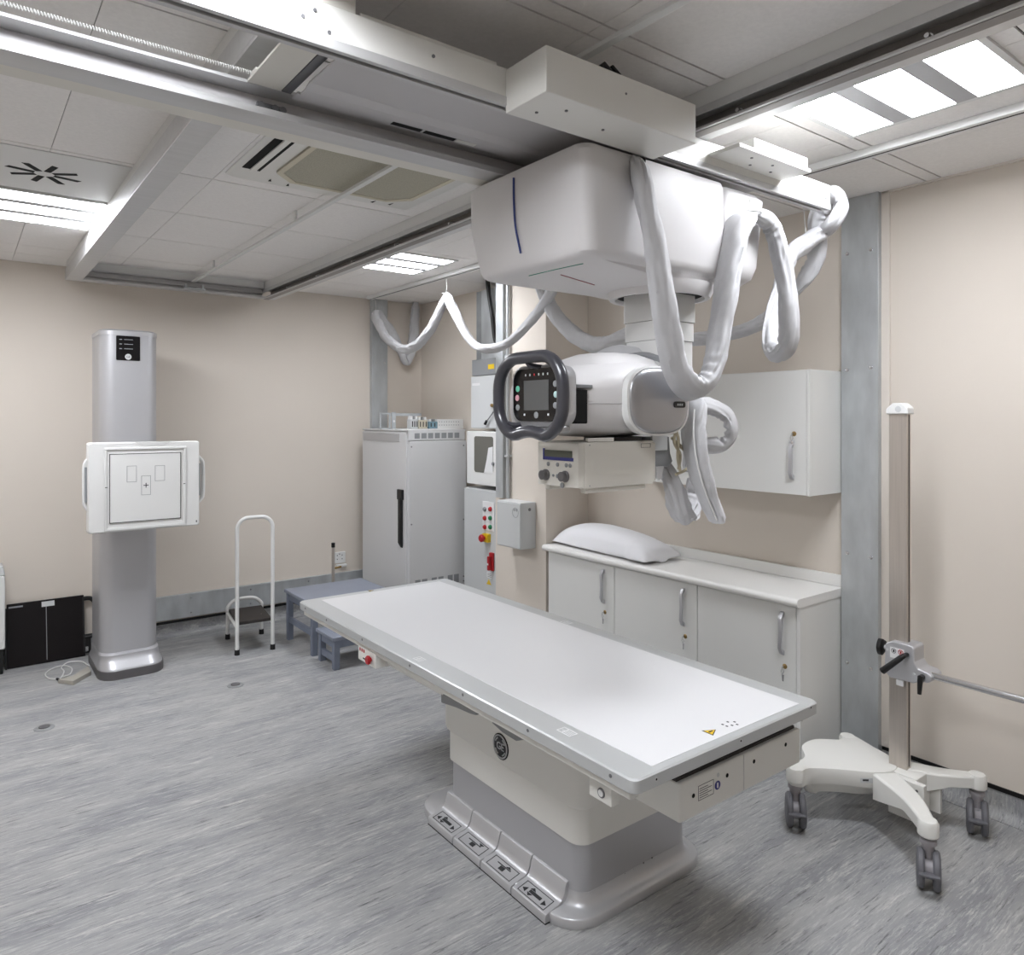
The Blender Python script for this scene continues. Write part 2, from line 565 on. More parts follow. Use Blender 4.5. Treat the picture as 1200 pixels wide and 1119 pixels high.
lr = thing('ceiling_rail', 'aluminium ceiling rail left of the air conditioner', 'rail', (.575, 2.4, 2.40), 'fixed overhead rails')
c_channel_y(B(), .545, .632, -.9, 5.39, 2.43, 2.505, .010, 1, .010).build('channel', 'alu', lr, .0015)
bx('mounting_strip', 'white_matt', lr, .552, .60, -.9, 5.39, 2.505, ZC, smooth=False)
rr_ = thing('ceiling_rail', 'aluminium ceiling rail with bolts running above the x-ray tube carriage', 'rail', (1.835, 2.4, 2.40), 'fixed overhead rails')
B().box(1.785, 1.875, -.9, 5.39, 2.430, 2.438).box(1.785, 1.875, -.9, 5.39, 2.49, 2.498).box(1.865, 1.875, -.9, 5.39, 2.438, 2.49).box(1.785, 1.793, -.9, 5.39, 2.474, 2.49).build('channel', 'alu', rr_, .0012)
bx('slot_strip', 'web_grey', rr_, 1.795, 1.832, -.9, 5.39, 2.4285, 2.4302, smooth=False)
bx('inner_web', 'web_grey', rr_, 1.850, 1.864, -.9, 5.39, 2.4385, 2.4895, smooth=False)
bx('mounting_strip', 'white_matt', rr_, 1.79, 1.84, -.9, 5.39, 2.498, ZC, smooth=False)
bolt0 = None
for k in range(10):
    y = .25 + k * .52
    if bolt0 is None:
        bolt0 = B().cyl((1.850, y, 2.452), (1.815, y, 2.452), .010, n=6).cyl((1.815, y, 2.452), (1.80, y, 2.452), .006, n=10).build('bolt', 'chrome', rr_)
    else:
        share(bolt0, 'bolt', rr_, (0, k * .52, 0))
ec = thing('end_channel', 'aluminium cross channel joining both ceiling rails near the back wall', 'rail', (1.2, 5.2, 2.40))
B().box(.632, 1.785, 5.31, 5.395, 2.43, 2.44).box(.632, 1.785, 5.385, 5.395, 2.44, 2.505).box(.632, 1.785, 5.33, 5.395, 2.497, 2.505).box(.632, 1.785, 5.365, 5.385, 2.465, 2.475).build('channel', 'alu', ec, .0015)
bx('mounting_strip', 'white_matt', ec, .632, 1.785, 5.34, 5.38, 2.505, ZC, smooth=False)
b = B().box(1.22, 1.36, 5.27, 5.31, 2.435, 2.445)
for x in (1.235, 1.345):
    b.cyl((x, 5.29, 2.445), (x, 5.29, 2.468), .009, n=8)
b.build('clamp', 'galv', ec)
cb = thing('guide_bar', 'thin white bar hung under the ceiling across the air conditioner', 'bar', (1.29, 2.8, 2.49))
bx('bar', 'white_matt', cb, 1.278, 1.302, -.6, 5.31, 2.487, 2.50, .002)
for y in (.2, 3.4, 4.8):
    bx('hanger', 'white_matt', cb, 1.285, 1.295, y, y + .02, 2.50, ZC, smooth=False)

# cable track
tk = thing('cable_track', 'white ceiling track carrying the looped cable sleeve', 'track', (2.68, 3.0, 2.51))
B().box(2.655, 2.705, -.9, 5.45, 2.522, ZC).build('extrusion', 'white', tk, .003)
bx('slot', 'dark_hole', tk, 2.676, 2.684, -.9, 5.45, 2.5212, 2.523, smooth=False)

# ------------------------------------------------------------------ bridge
br = thing('overhead_bridge', 'cream and aluminium travelling bridge hung under the ceiling rails', 'bridge', (1.05, 1.62, 2.28))
XB0 = -.75
nb = bx('near_beam', 'cream_white', br, XB0, 2.51, 1.402, 1.475, 2.327, 2.398, .003)
tag(nb, 'cream near beam of the bridge')
b = B().box(XB0, 2.505, 1.397, 1.41, 2.306, 2.328).box(XB0, 2.505, 1.420, 1.434, 2.304, 2.327).box(XB0, 2.505, 1.41, 1.420, 2.316, 2.327)
b.build('near_rail', 'alu', br, .0015)
bx('near_rail_slot', 'dark_hole', br, XB0, 2.50, 1.4105, 1.4195, 2.3145, 2.316, smooth=False)
bx('top_strip', 'cream_white', br, .675, 1.03, 1.415, 1.46, 2.398, 2.412, .002)
bx('top_block', 'cream', br, .40, .66, 1.405, 1.46, 2.398, 2.44, .002)
for (x, z) in ((.545, 2.355), (.60, 2.34), (.57, 2.375), (.845, 2.365), (2.30, 2.37), (2.38, 2.35), (2.48, 2.345)):
    B().cyl((x, 1.402, z), (x, 1.3995, z), .004, n=12).build('screw', 'alu_dark', br)
# far beam: channel open towards the viewer
b = B().box(XB0, 2.30, 1.78, 1.86, 2.297, 2.308).box(XB0, 2.30, 1.785, 1.86, 2.366, 2.375).box(XB0, 2.30, 1.848, 1.86, 2.308, 2.366)
b.box(XB0, 2.30, 1.78, 1.788, 2.308, 2.315)
b.build('far_rail', 'alu', br, .0012)
bx('far_rail_web', 'panel_grey', br, XB0, 2.30, 1.84, 1.8475, 2.309, 2.365, smooth=False)
bx('far_beam', 'cream', br, XB0, 2.36, 1.861, 1.92, 2.299, 2.39, .002)
b = B()
for x in (.60, .635, .655):
    b.cyl((x, 1.84, 2.335), (x, 1.815, 2.335), .009, n=10)
b.box(.595, .66, 1.83, 1.84, 2.322, 2.348).build('roller_bracket', 'alu_dark', br)
# sheet cover between the beams
prof = [(1.436, 2.322), (1.46, 2.322), (1.48, 2.345), (1.66, 2.350), (1.69, 2.342), (1.72, 2.342), (1.735, 2.352), (1.775, 2.352)]
b = B().prism(prof + [(y, z + .004) for y, z in prof[::-1]], 'yz', .662, 2.20)
cv = b.build('sheet_cover', 'panel_grey', br, smooth=False)
tag(cv, 'grey folded sheet cover between the bridge beams')
for x0, x1 in ((.93, 1.02), (1.03, 1.13)):
    bx('slot', 'dark_hole', cv, x0, x1, 1.748, 1.766, 2.3508, 2.3522, smooth=False)
bx('slot_cover', 'cream_white', cv, 1.135, 1.20, 1.748, 1.766, 2.3505, 2.3522, smooth=False)
bx('cross_plate', 'cream', br, .555, .636, 1.476, 1.78, 2.366, 2.372, smooth=False)
bx('cross_plate_end', 'cream', br, .56, .64, 1.735, 1.778, 2.374, 2.388, .002)
bx('cross_strip', 'alu_dark', br, .638, .661, 1.476, 1.78, 2.365, 2.37, smooth=False)
# drive box
db = bx('drive_box', 'cream_white', br, 1.046, 1.566, 1.25, 1.402, 2.288, 2.393, .003)
tag(db, 'cream drive box on the side of the bridge')
for p in ((1.15, 1.30), (1.10, 1.35), (1.30, 1.33)):
    B().cyl((p[0], p[1], 2.288), (p[0], p[1], 2.2855), .004, n=12).build('screw', 'alu_dark', db)
B().cyl((1.30, 1.25, 2.35), (1.30, 1.2485, 2.35), .003, n=10).build('screw', 'alu_dark', db)
b = B()
for x in (1.262, 1.29):
    b.tube([(x, 1.33, 2.393), (x, 1.32, 2.42), (x + .004, 1.29, 2.427), (x + .006, 1.27, 2.40)], .007, 8)
b.build('cable_stub', 'black', db)
hp = bx('hanger_plate', 'cream_white', br, 1.82, 2.20, 1.295, 1.402, 2.352, 2.364, .002)
bx('hanger_block', 'cream_white', hp, 1.90, 2.19, 1.30, 1.385, 2.364, 2.398, .002)
for p in ((1.93, 1.33), (1.98, 1.37), (2.04, 1.33), (2.09, 1.37)):
    B().cyl((p[0], p[1], 2.352), (p[0], p[1], 2.350), .0045, n=10).build('screw', 'alu_dark', hp)

# coiled cord
pts = []
x0, x1, turns = -.35, .60, 165
for i in range(turns * 8 + 1):
    a = 2 * math.pi * i / 8
    x = x0 + (x1 - x0) * i / (turns * 8)
    pts.append((x, 1.765 + .0042 * math.cos(a), 2.383 + .0042 * math.sin(a)))
cc = B().tube(pts, .0013, 5).build('coiled_cord', 'white', None)
tag(cc, 'white coiled cord stretched along the bridge', 'cord')

# ------------------------------------------------------------------ tube crane
tc = thing('xray_tube_crane', 'ceiling-hung x-ray tube with white carriage, telescopic column and control handle', 'x-ray tube', (1.79, 1.56, 1.35))
hr = []
for z, x0_, x1_, y0_, y1_, r in ((2.292, 1.325, 1.905, 1.425, 1.92, .03), (2.286, 1.308, 1.908, 1.408, 1.94, .036), (2.27, 1.300, 1.91, 1.400, 1.955, .04),
                                 (2.15, 1.300, 1.908, 1.397, 1.95, .04), (2.02, 1.318, 1.90, 1.404, 1.925, .04), (2.005, 1.322, 1.897, 1.408, 1.918, .04), (1.996, 1.330, 1.893, 1.416, 1.91, .04), (1.990, 1.345, 1.885, 1.43, 1.895, .05),
                                 (1.968, 1.56, 1.90, 1.44, 1.79, .12), (1.955, 1.60, 1.93, 1.44, 1.76, .15)):
    hr.append([(p[0], p[1], z) for p in rrect((x0_ + x1_) / 2, (y0_ + y1_) / 2, (x1_ - x0_) / 2, (y1_ - y0_) / 2, r, 6)])
hs = B().loft(hr).build('carriage_housing', 'housing', tc, ang=28)
hr2 = []
for z, x0_, x1_, y0_, y1_ in ((2.29, 1.914, 2.115, 1.43, 1.87), (2.27, 1.914, 2.13, 1.412, 1.888), (2.05, 1.914, 2.10, 1.415, 1.87), (2.01, 1.914, 2.085, 1.425, 1.86), (1.99, 1.914, 2.06, 1.45, 1.84)):
    hr2.append([(p[0], p[1], z) for p in rrect((x0_ + x1_) / 2, (y0_ + y1_) / 2, (x1_ - x0_) / 2, (y1_ - y0_) / 2, .03, 5)])
B().loft(hr2).build('end_cover', 'housing', tc, ang=60)
# coloured axis lines
b = B().tube(spline([(1.2985, 1.70, 2.262), (1.2975, 1.698, 2.20), (1.2985, 1.692, 2.12), (1.313, 1.685, 2.04)], .02), .0034, 6).build('blue_line', 'line_blue', hs)
B().tube(spline([(1.372, 1.72, 1.9868), (1.374, 1.60, 1.9868), (1.38, 1.49, 1.986)], .03), .0016, 6).build('green_line', 'line_green', hs)
B().tube([(1.42, 1.63, 1.9815), (1.56, 1.633, 1.9672)], .0014, 6).build('red_line', 'line_red', hs)
bx('cable_notch', 'dark_hole', hs, 1.50, 1.532, 1.394, 1.42, 2.235, 2.285, .006)
# ring and column
CXc, CYc = 1.79, 1.575
B().lathe((CXc, CYc, 1.935), [(.168, .04), (.168, .02), (.158, .0), (.142, .0), (.135, .02), (.135, .035)]).build('collar', 'housing', tc)
B().lathe((CXc, CYc, 1.94), [(.136, .012), (.136, .006), (.02, .006), (.02, .012)]).build('collar_opening', 'dark_hole', tc)
for k, (hw, z0, z1) in enumerate(((.088, 1.86, 1.972), (.085, 1.80, 1.8585), (.082, 1.66, 1.7985))):
    B().loft([[(p[0], p[1], z) for p in rrect(CXc, CYc, hw, hw * .92, .018, 4)] for z in (z0, z1)]).build('column_section', 'white_matt', tc, ang=30)
B().loft([[(p[0], p[1], z) for p in rrect(CXc, CYc, .079, .072, .015, 4)] for z in (1.63, 1.97)]).build('column_core', 'alu_dark', tc, ang=30)

# tube head: sections along X
def ysec(x, y0, y1, z0, z1, p=3.2, n=36):
    cy, cz, a, b_ = (y0 + y1) / 2, (z0 + z1) / 2, (y1 - y0) / 2, (z1 - z0) / 2
    out = []
    for i in range(n):
        t = 2 * math.pi * i / n
        c, s_ = math.cos(t), math.sin(t)
        out.append((x, cy + a * math.copysign(abs(c) ** (2 / p), c), cz + b_ * math.copysign(abs(s_) ** (2 / p), s_)))
    return out


secs = [(1.285, 1.47, 1.70, 1.535, 1.665), (1.30, 1.455, 1.72, 1.52, 1.68), (1.38, 1.44, 1.75, 1.508, 1.694), (1.45, 1.43, 1.77, 1.503, 1.712), (1.50, 1.422, 1.785, 1.502, 1.722), (1.56, 1.418, 1.79, 1.502, 1.728),
        (1.63, 1.418, 1.79, 1.503, 1.726), (1.68, 1.424, 1.785, 1.508, 1.716), (1.72, 1.436, 1.775, 1.52, 1.70), (1.745, 1.46, 1.755, 1.54, 1.675), (1.758, 1.49, 1.73, 1.565, 1.65)]
hd = B().loft([ysec(*s_) for s_ in secs]).build('tube_housing', 'housing', tc, ang=50)
B().tube([(1.345, 1.4458, 1.598), (1.38, 1.4402, 1.598), (1.45, 1.4302, 1.598), (1.49, 1.4238, 1.598)], .0012, 6).build('housing_seam', 'panel_grey', hd)
# recess slot between console and head
bx('side_recess', 'dark_hole', hd, 1.30, 1.348, 1.437, 1.47, 1.543, 1.635, .003)
bx('recess_step', 'grey_mid', hd, 1.30, 1.37, 1.440, 1.455, 1.638, 1.648, .002)
# silver end cap (oval, faces the viewer's side)
rings = []
for y, k in ((1.425, 1.0), (1.412, 1.0), (1.406, .985), (1.402, .95), (1.399, .86), (1.397, .6), (1.3965, .2)):
    rings.append([(1.600 + .124 * k * math.copysign(abs(math.cos(t)) ** .72, math.cos(t)), y, 1.607 + .094 * k * math.copysign(abs(math.sin(t)) ** .72, math.sin(t))) for t in (2 * math.pi * i / 40 for i in range(40))])
cap = B().loft(rings, True, True).build('end_cap', 'cap_silver', tc, ang=60)
rings = []
for y, k in ((1.43, 1.03), (1.408, 1.03), (1.406, 1.0), (1.42, 1.0)):
    rings.append([(1.600 + (.124 * k + (.004 if k > 1 else 0)) * math.copysign(abs(math.cos(t)) ** .72, math.cos(t)), y, 1.607 + (.094 * k + (.003 if k > 1 else 0)) * math.copysign(abs(math.sin(t)) ** .72, math.sin(t))) for t in (2 * math.pi * i / 40 for i in range(40))])
B().loft(rings, False, False).build('cap_rim', 'white', tc)
B().prism([(p[0], p[1]) for p in rrect(1.672, 1.597, .024, .009, .007, 4)], 'xz', 1.392, 1.405).build('indicator', 'black_gloss', cap)
for k in range(3):
    bx('indicator_mark', 'grey_box', cap, 1.660 + .009 * k, 1.665 + .009 * k, 1.3914, 1.392, 1.594, 1.600, smooth=False)
# top bulge and cable bundle on the head
B().loft([[(p[0], p[1], z) for p in rrect(1.60, 1.62, hx, hy, .06, 5)] for z, hx, hy in ((1.70, .15, .13), (1.735, .13, .11), (1.752, .09, .08))]).build('top_cover', 'housing', tc, ang=60)
bun = spline([onx(690, 423, 1.66), onx(712, 415, 1.68), onx(735, 416, 1.70), onx(755, 420, 1.72), onx(775, 432, 1.73)], .01)
B().tube(bun, [.014 + .022 * min(1, i / 12) for i in range(len(bun))], 14, flat=.7, wr=.25, seed=3).build('cable_wrap', 'fabric', tc)
B().tube(spline([(1.66, 1.60, 1.745), (1.70, 1.56, 1.752), (1.72, 1.50, 1.735), (1.74, 1.47, 1.70)], .01), .012, 8).build('cable', 'grey_mid', tc)
# neck to column
bx('swivel_block', 'white_matt', tc, 1.70, 1.87, 1.50, 1.66, 1.60, 1.70, .02, seg=3)

# console
con = bx('console', 'silver_paint', tc, 1.235, 1.262, 1.42, 1.625, 1.545, 1.69, smooth=False)
bpy.data.objects.remove(con, do_unlink=True)


def yz_ring(x, cy, cz, hy, hz, r, n=6):
    return [(x, p[0], p[1]) for p in rrect(cy, cz, hy, hz, r, n)]


YC, ZCn = 1.508, 1.617
con = B().loft([yz_ring(1.300, YC, ZCn, .075, .055, .03), yz_ring(1.275, YC, ZCn, .105, .078, .035), yz_ring(1.236, YC, ZCn, .112, .082, .04), yz_ring(1.231, YC, ZCn, .108, .078, .038)]).build('console', 'silver_light', tc, ang=50)
B().loft([yz_ring(1.232, YC, ZCn + .003, .101, .071, .034), yz_ring(1.2275, YC, ZCn + .003, .100, .070, .033)]).build('faceplate', 'black_gloss', con, ang=40)
bx('screen', 'screen', con, 1.2262, 1.228, YC - .052, YC + .052, ZCn - .038, ZCn + .042, smooth=False)
for (dy, dz, m) in ((.08, .021, 'teal'), (.082, -.004, 'pink'), (.08, -.03, 'grey_mid'), (-.078, .03, 'grey_mid'), (-.08, .002, 'pale_teal'), (-.078, -.026, 'grey_mid')):
    B().lathe((1.2275, YC + dy, ZCn + dz), [(.0085, 0), (.0085, .001), (.006, .002)], XM, 16).build('button', m, con)
for k in range(6):
    bx('icon', 'red' if k == 2 else 'grey_box', con, 1.2268, 1.2276, YC + .045 - k * .0185 - .002, YC + .045 - k * .0185 + .002, ZCn + .054, ZCn + .060, smooth=False)
for dy in (.05, -.05):
    bx('icon', 'paper', con, 1.2268, 1.2276, YC + dy - .003, YC + dy + .003, ZCn - .053, ZCn - .047, smooth=False)
B().lathe((1.2275, YC, ZCn - .051), [(.009, 0), (.009, .0006)], XM, 18).build('emblem', 'grey_mid', con)
# handle ring
cxp = []
hy, hz = .136, .104
base = rrect(YC + .002, ZCn - .002, hy, hz, .085, 5)
ctrl = [Vector((1.205, p[0], p[1])) for p in base]
hl = spline(ctrl, .012, True)
for p in hl:   # dip in the middle of the lower bar
    if p.z < ZCn - .07:
        p.z += .012 * max(0, 1 - ((p.y - YC) / .06) ** 2)
        p.x -= .0
hd_ = B().tube(hl, .0165, 14, True).build('handle', 'handle_dark', con)
B().tube(spline([(1.205, YC + .01, ZCn + .095), (1.21, YC + .008, ZCn + .082), (1.24, YC - .015, ZCn + .075), (1.262, YC - .03, ZCn + .068)], .006), .007, 8).build('handle_bracket', 'handle_dark', con)
for sy in (1, -1):
    B().tube(spline([(1.207, YC + sy * .10, ZCn - .075), (1.225, YC + sy * .085, ZCn - .08), (1.26, YC + sy * .06, ZCn - .07)], .008), .009, 8).build('handle_bracket', 'handle_dark', con)
bx('lower_shell', 'silver_light', con, 1.24, 1.30, YC - .06, YC + .06, ZCn - .098, ZCn - .078, .008)

# collimator
col_ = bx('collimator', 'cream', tc, 1.352, 1.628, 1.455, 1.635, 1.365, 1.492, .003)
fr = [(1.335, 1.46), (1.352, 1.455), (1.352, 1.635), (1.335, 1.632)]
B().prism(fr, 'xy', 1.368, 1.49).build('control_face', 'cream', col_, .002)
b = B().box(1.60, 1.645, 1.462, 1.62, 1.372, 1.486).build('rear_block', 'cream', col_, .002)
bx('display', 'lcd', col_, 1.3325, 1.3355, 1.485, 1.60, 1.448, 1.468, smooth=False)
B().box(1.3315, 1.336, 1.48, 1.605, 1.44, 1.449).box(1.3315, 1.336, 1.600, 1.606, 1.44, 1.472).build('display_bezel', 'blue', col_, smooth=False)
for (y, z, r) in ((1.585, 1.428, .006), (1.545, 1.428, .006), (1.508, 1.428, .006), (1.492, 1.428, .006), (1.545, 1.396, .006), (1.563, 1.397, .004)):
    B().lathe((1.335, y, z), [(r, 0), (r, .002), (r * .7, .003)], XM, 14).build('button', 'grey_mid', col_)
for y in (1.595, 1.512):
    B().lathe((1.335, y, 1.397), [(.016, 0), (.016, .004), (.0135, .006), (.0135, .018), (.011, .020)], XM, 24).build('knob', 'silver_dark', col_)
B().lathe((1.335, 1.525, 1.372), [(.008, 0), (.008, .002)], XM, 14).build('emblem', 'grey_mid', col_)
for (x, z) in ((1.372, 1.484), (1.372, 1.373)):
    B().cyl((x, 1.455, z), (x, 1.454, z), .002, n=8).build('screw', 'grey_mid', col_)
outline('label_sticker', 'print', col_, 'y', 1.575, 1.615, 1.472, 1.484, .001, 1.455)
bx('accessory_rail', 'cream', col_, 1.36, 1.60, 1.46, 1.48, 1.352, 1.365, .002)
bx('accessory_rail', 'cream', col_, 1.36, 1.60, 1.61, 1.63, 1.352, 1.365, .002)
B().lathe((1.55, 1.545, 1.4915), [(.085, 0), (.085, .011), (.09, .012)], (0, 0, 1), 28).build('mounting_ring', 'brown_top', col_)
bx('bracket_bar', 'cream_white', col_, 1.37, 1.47, 1.46, 1.47, 1.493, 1.503, .001)

# grey connector behind the collimator
cn = B().loft([[(p[0], p[1], z) for p in rrect(1.70, 1.54, hx, hy, .02, 4)] for z, hx, hy in ((1.50, .05, .05), (1.45, .055, .05), (1.425, .06, .055), (1.41, .05, .05))]).build('cable_connector', 'grey_mid', tc, ang=50)
B().prism([(1.665, 1.412), (1.70, 1.412), (1.69, 1.378), (1.68, 1.372), (1.672, 1.378)], 'xz', 1.478, 1.486).build('connector_tab', 'alu', cn)
bx('connector_plate', 'grey_box', cn, 1.655, 1.725, 1.484, 1.492, 1.46, 1.505, .002)

# ------------------------------------------------------------------ cable sleeves
def sleeve(name, label, pts, r, seed, ties=(), wr=.2, flat=.66, taper=True):
    P = spline(pts, .007)
    rad = []
    n = len(P)
    for i in range(n):
        k = 1.0
        if taper: k = min(1, .6 + .4 * i / 10, .6 + .4 * (n - 1 - i) / 10)
        for tp in ties:
            d = (P[i] - Vector(tp)).length
            k = min(k, .42 + .58 * min(1, d / .06))
        rad.append(r * k)
    t = thing(name, label, 'cable sleeve', P[-1], 'grey cable sleeves')
    B().tube(P, rad, 32, flat=flat, wr=wr, seed=seed).build('sleeve', 'fabric', t, ang=70)
    return t, P


def hook(t, top, bottom, m='white'):
    top, bottom = Vector(top), Vector(bottom)
    B().tube(spline([top, top.lerp(bottom, .5) + Vector((.006, .004, 0)), bottom], .01), .0022, 6).build('tie_cord', m, t)
    B().tube(spline([bottom + Vector((.03, 0, .0)), bottom + Vector((0, .03, .004)), bottom + Vector((-.03, 0, .0)), bottom + Vector((0, -.03, -.004))], .01, True), .003, 6, True).build('tie_loop', m, t)


p = [ony(742, 188, 1.405), ony(750, 205, 1.37), ony(760, 250, 1.345), ony(772, 320, 1.335), ony(784, 390, 1.335), ony(797, 438, 1.34), ony(815, 455, 1.345), ony(833, 436, 1.35),
     ony(845, 380, 1.36), ony(855, 315, 1.37), ony(866, 268, 1.375), ony(882, 249, 1.375)]
s1, _ = sleeve('cable_sleeve', 'grey fabric cable sleeve hanging in a long loop in front of the carriage', p, .044, 1.0, ties=(p[-1], p[0]))
hook(s1, ony(878, 232, 1.40), p[-1])
p = [ony(882, 249, 1.375), ony(903, 264, 1.375), ony(916, 305, 1.38), ony(924, 355, 1.39), ony(923, 400, 1.42), ony(911, 415, 1.47), ony(905, 395, 1.515), ony(914, 345, 1.53), ony(926, 302, 1.52), ony(945, 284, 1.50), ony(966, 270, 1.47),
     Vector((2.575, 1.42, 2.285)), Vector((2.60, 1.41, 2.34)), Vector((2.61, 1.45, 2.385)), Vector((2.64, 1.52, 2.33)), onx(955, 305, 2.66), onx(930, 345, 2.67)]
s2, _ = sleeve('cable_sleeve', 'grey fabric cable sleeve looped down and over the right end of the bridge', p, .043, 5.0, ties=(p[0],))
hook(s2, ony(942, 244, 1.47), p[9])
X3 = 2.68
p = [onx(930, 345, 2.67), onx(895, 376, X3), onx(850, 393, X3), onx(800, 398, X3), onx(750, 392, X3), onx(705, 404, X3), onx(682, 398, X3), onx(660, 380, X3), onx(645, 358, X3), onx(635, 335, X3), onx(632, 312, X3 - .02), onx(638, 300, X3)]
s3, _ = sleeve('cable_sleeve', 'grey fabric cable sleeve sagging behind the tube column', p, .046, 9.0)
hook(s3, onx(638, 296, X3), p[-1])
p = [onx(638, 300, X3), onx(650, 318, X3 - .03), onx(644, 345, X3 - .03), onx(622, 376, X3), onx(595, 402, X3), onx(565, 408, X3), onx(547, 393, X3), onx(533, 365, X3), onx(523, 344, X3)]
s4, _ = sleeve('cable_sleeve', 'grey fabric cable sleeve hanging from track in front of electrical panels', p, .044, 13.0, ties=(p[-1],))
hook(s4, onx(523, 327, X3), p[-1])
p = [onx(523, 344, X3), onx(516, 362, X3), onx(503, 388, X3), onx(487, 405, X3), onx(471, 409, X3), onx(455, 398, X3), onx(444, 380, X3), onx(440, 368, X3), Vector((2.73, 5.36, 2.36)), Vector((2.86, 5.42, 2.27)), ony(470, 412, 5.45), ony(476, 424, 5.47), ony(484, 402, 5.48), ony(486, 375, 5.49), ony(487, 352, 5.5)]
s5, _ = sleeve('cable_sleeve', 'grey fabric cable sleeve above the generator cabinet, running up into the corner', p, .045, 17.0, ties=(p[0],))
hook(s5, onx(440, 352, X3), p[7])
# sleeves at the tube head
p = [ony(806, 470, 1.50), ony(814, 480, 1.46), ony(813, 510, 1.44), ony(818, 545, 1.43), ony(828, 578, 1.43), ony(840, 607, 1.43)]
s6, _ = sleeve('cable_sleeve', 'grey zipped cable sleeve dangling lowest beside the tube head', p, .042, 23.0, taper=False, wr=.24)
P6 = spline([Vector(q) + Vector((-.034, -.026, 0)) for q in p[1:]], .01)
B().tube(P6, .0028, 6).build('zip', 'white', s6)
p = [ony(768, 540, 1.56), ony(782, 552, 1.52), ony(790, 572, 1.50), ony(798, 598, 1.50), ony(806, 606, 1.52), ony(812, 585, 1.56), ony(812, 560, 1.57)]
sleeve('cable_sleeve', 'crumpled grey cable sleeve hanging from connector behind the collimator', p, .033, 31.0, wr=.5)
p = [ony(812, 474, 1.52), ony(832, 476, 1.52), ony(850, 486, 1.52), ony(856, 505, 1.52), ony(846, 520, 1.54), ony(828, 522, 1.56), ony(812, 520, 1.58)]
sleeve('cable_sleeve', 'small curled grey cable sleeve in front of the wall cupboard', p, .034, 37.0, wr=.2)
rp = thing('tie_rope', 'cream rope knotted around cables at the tube head', 'rope', ony(795, 540, 1.47))
for k, pp in enumerate(([(790, 498), (795, 515), (794, 535), (797, 552)], [(793, 500), (790, 518), (797, 533), (795, 550)], [(790, 516), (802, 528), (812, 538), (804, 550), (792, 556)], [(787, 513), (800, 524), (813, 533)])):
    B().tube(spline([ony(u, v, 1.47 + .006 * k) for u, v in pp], .006), .0045, 8).build('strand', 'rope', rp)

# ------------------------------------------------------------------ patient table
TX0, TX1, TY0, TY1 = 1.272, 2.08, 1.196, 3.325
tb = thing('xray_table', 'white-topped x-ray patient table on a silver pedestal', 'table', (1.68, 2.1, 0))
B().loft([[(q[0], q[1], z) for q in rrect((TX0 + TX1) / 2, (TY0 + TY1) / 2, (TX1 - TX0) / 2 - d, (TY1 - TY0) / 2 - d, .022, 4)] for z, d in ((.664, .002), (.666, 0), (.696, 0), (.70, .004))]).build('top_frame', 'frame_grey', tb, ang=30)
top = bx('top_surface', 'table_white', tb, 1.362, 2.012, 1.222, 3.275, .699, .7012, .0008)
# print on the top
def on_top(u, v): q = onz(u, v, .7012); return q.x, q.y
for (u, v) in ((834, 857), (435, 692)):
    x, y = on_top(u, v); s_ = .016 if u > 500 else .012
    tri('warning_triangle', 'print_dark', top, 'xy', [(x - s_ * 1.15, y + s_ * 1.2), (x + s_ * 1.15, y + .0), (x - s_ * 1.15, y - s_ * 1.2)], .7012, .0004)
    tri('warning_fill', 'yellow', top, 'xy', [(x - s_ * .95, y + s_ * .9), (x + s_ * .85, y), (x - s_ * .95, y - s_ * .9)], .7016, .0004)
    tri('warning_mark', 'print_dark', top, 'xy', [(x - s_ * .75, y - .003), (x + s_ * .2, y - .002), (x + s_ * .2, y + .002), (x - s_ * .75, y + .003)], .702, .0004)
for k, (u, v) in enumerate(((847, 849), (852, 851), (858, 850), (853, 846), (861, 846), (864, 849), (446, 689), (452, 688))):
    x, y = on_top(u, v)
    bx('mark', 'print_dark', top, x - .003, x + .003, y - .003, y + .004, .7012, .7016, smooth=False)
fz = .7001
tf = tb
for (u, v, lw) in ((666, 857, .055), (493, 772, .045), (665, 729, .05)):
    x, y = onz(u, v, .7).x, onz(u, v, .7).y
    for k, (da, db_, dl) in enumerate(((-.020, -.017, 1.0), (-.012, -.0105, .7), (-.006, -.0045, .85), (.000, .0015, .6), (.008, .011, 1.0))):
        bx('frame_mark', 'paper', tb, x + da, x + db_, y - lw / 2, y - lw / 2 + lw * dl, .6995, .7004, smooth=False)
    for yy in (-.5, .1, .45):
        bx('frame_mark', 'paper', tb, x - .020, x + .011, y + lw * yy, y + lw * yy + .003, .6995, .7004, smooth=False)
for (u, v) in ((769, 913), (868, 868), (950, 829)):
    q = ony(u, v, TY0)
    B().cyl((q.x, TY0 + .001, q.z), (q.x, TY0 - .001, q.z), .006, n=14).build('screw', 'alu', tb)
    B().cyl((q.x, TY0 - .001, q.z), (q.x, TY0 - .0014, q.z), .003, n=6).build('screw_socket', 'dark_hole', tb)
for y in (1.275, 1.60, 1.93, 2.27, 2.65, 3.0, 3.24):
    B().cyl((TX0 + .001, y, .683), (TX0 - .001, y, .683), .005, n=12).build('screw', 'alu_dark', tb)
# side rails under the top
bx('side_rail', 'cream_white', tb, 1.288, 1.318, 1.225, 3.30, .638, .664, .003)
bx('side_rail', 'cream_white', tb, 2.035, 2.065, 1.225, 3.30, .638, .664, .003)
bx('side_rail_groove', 'alu_dark', tb, 1.2868, 1.29, 1.225, 3.30, .655, .659, smooth=False)
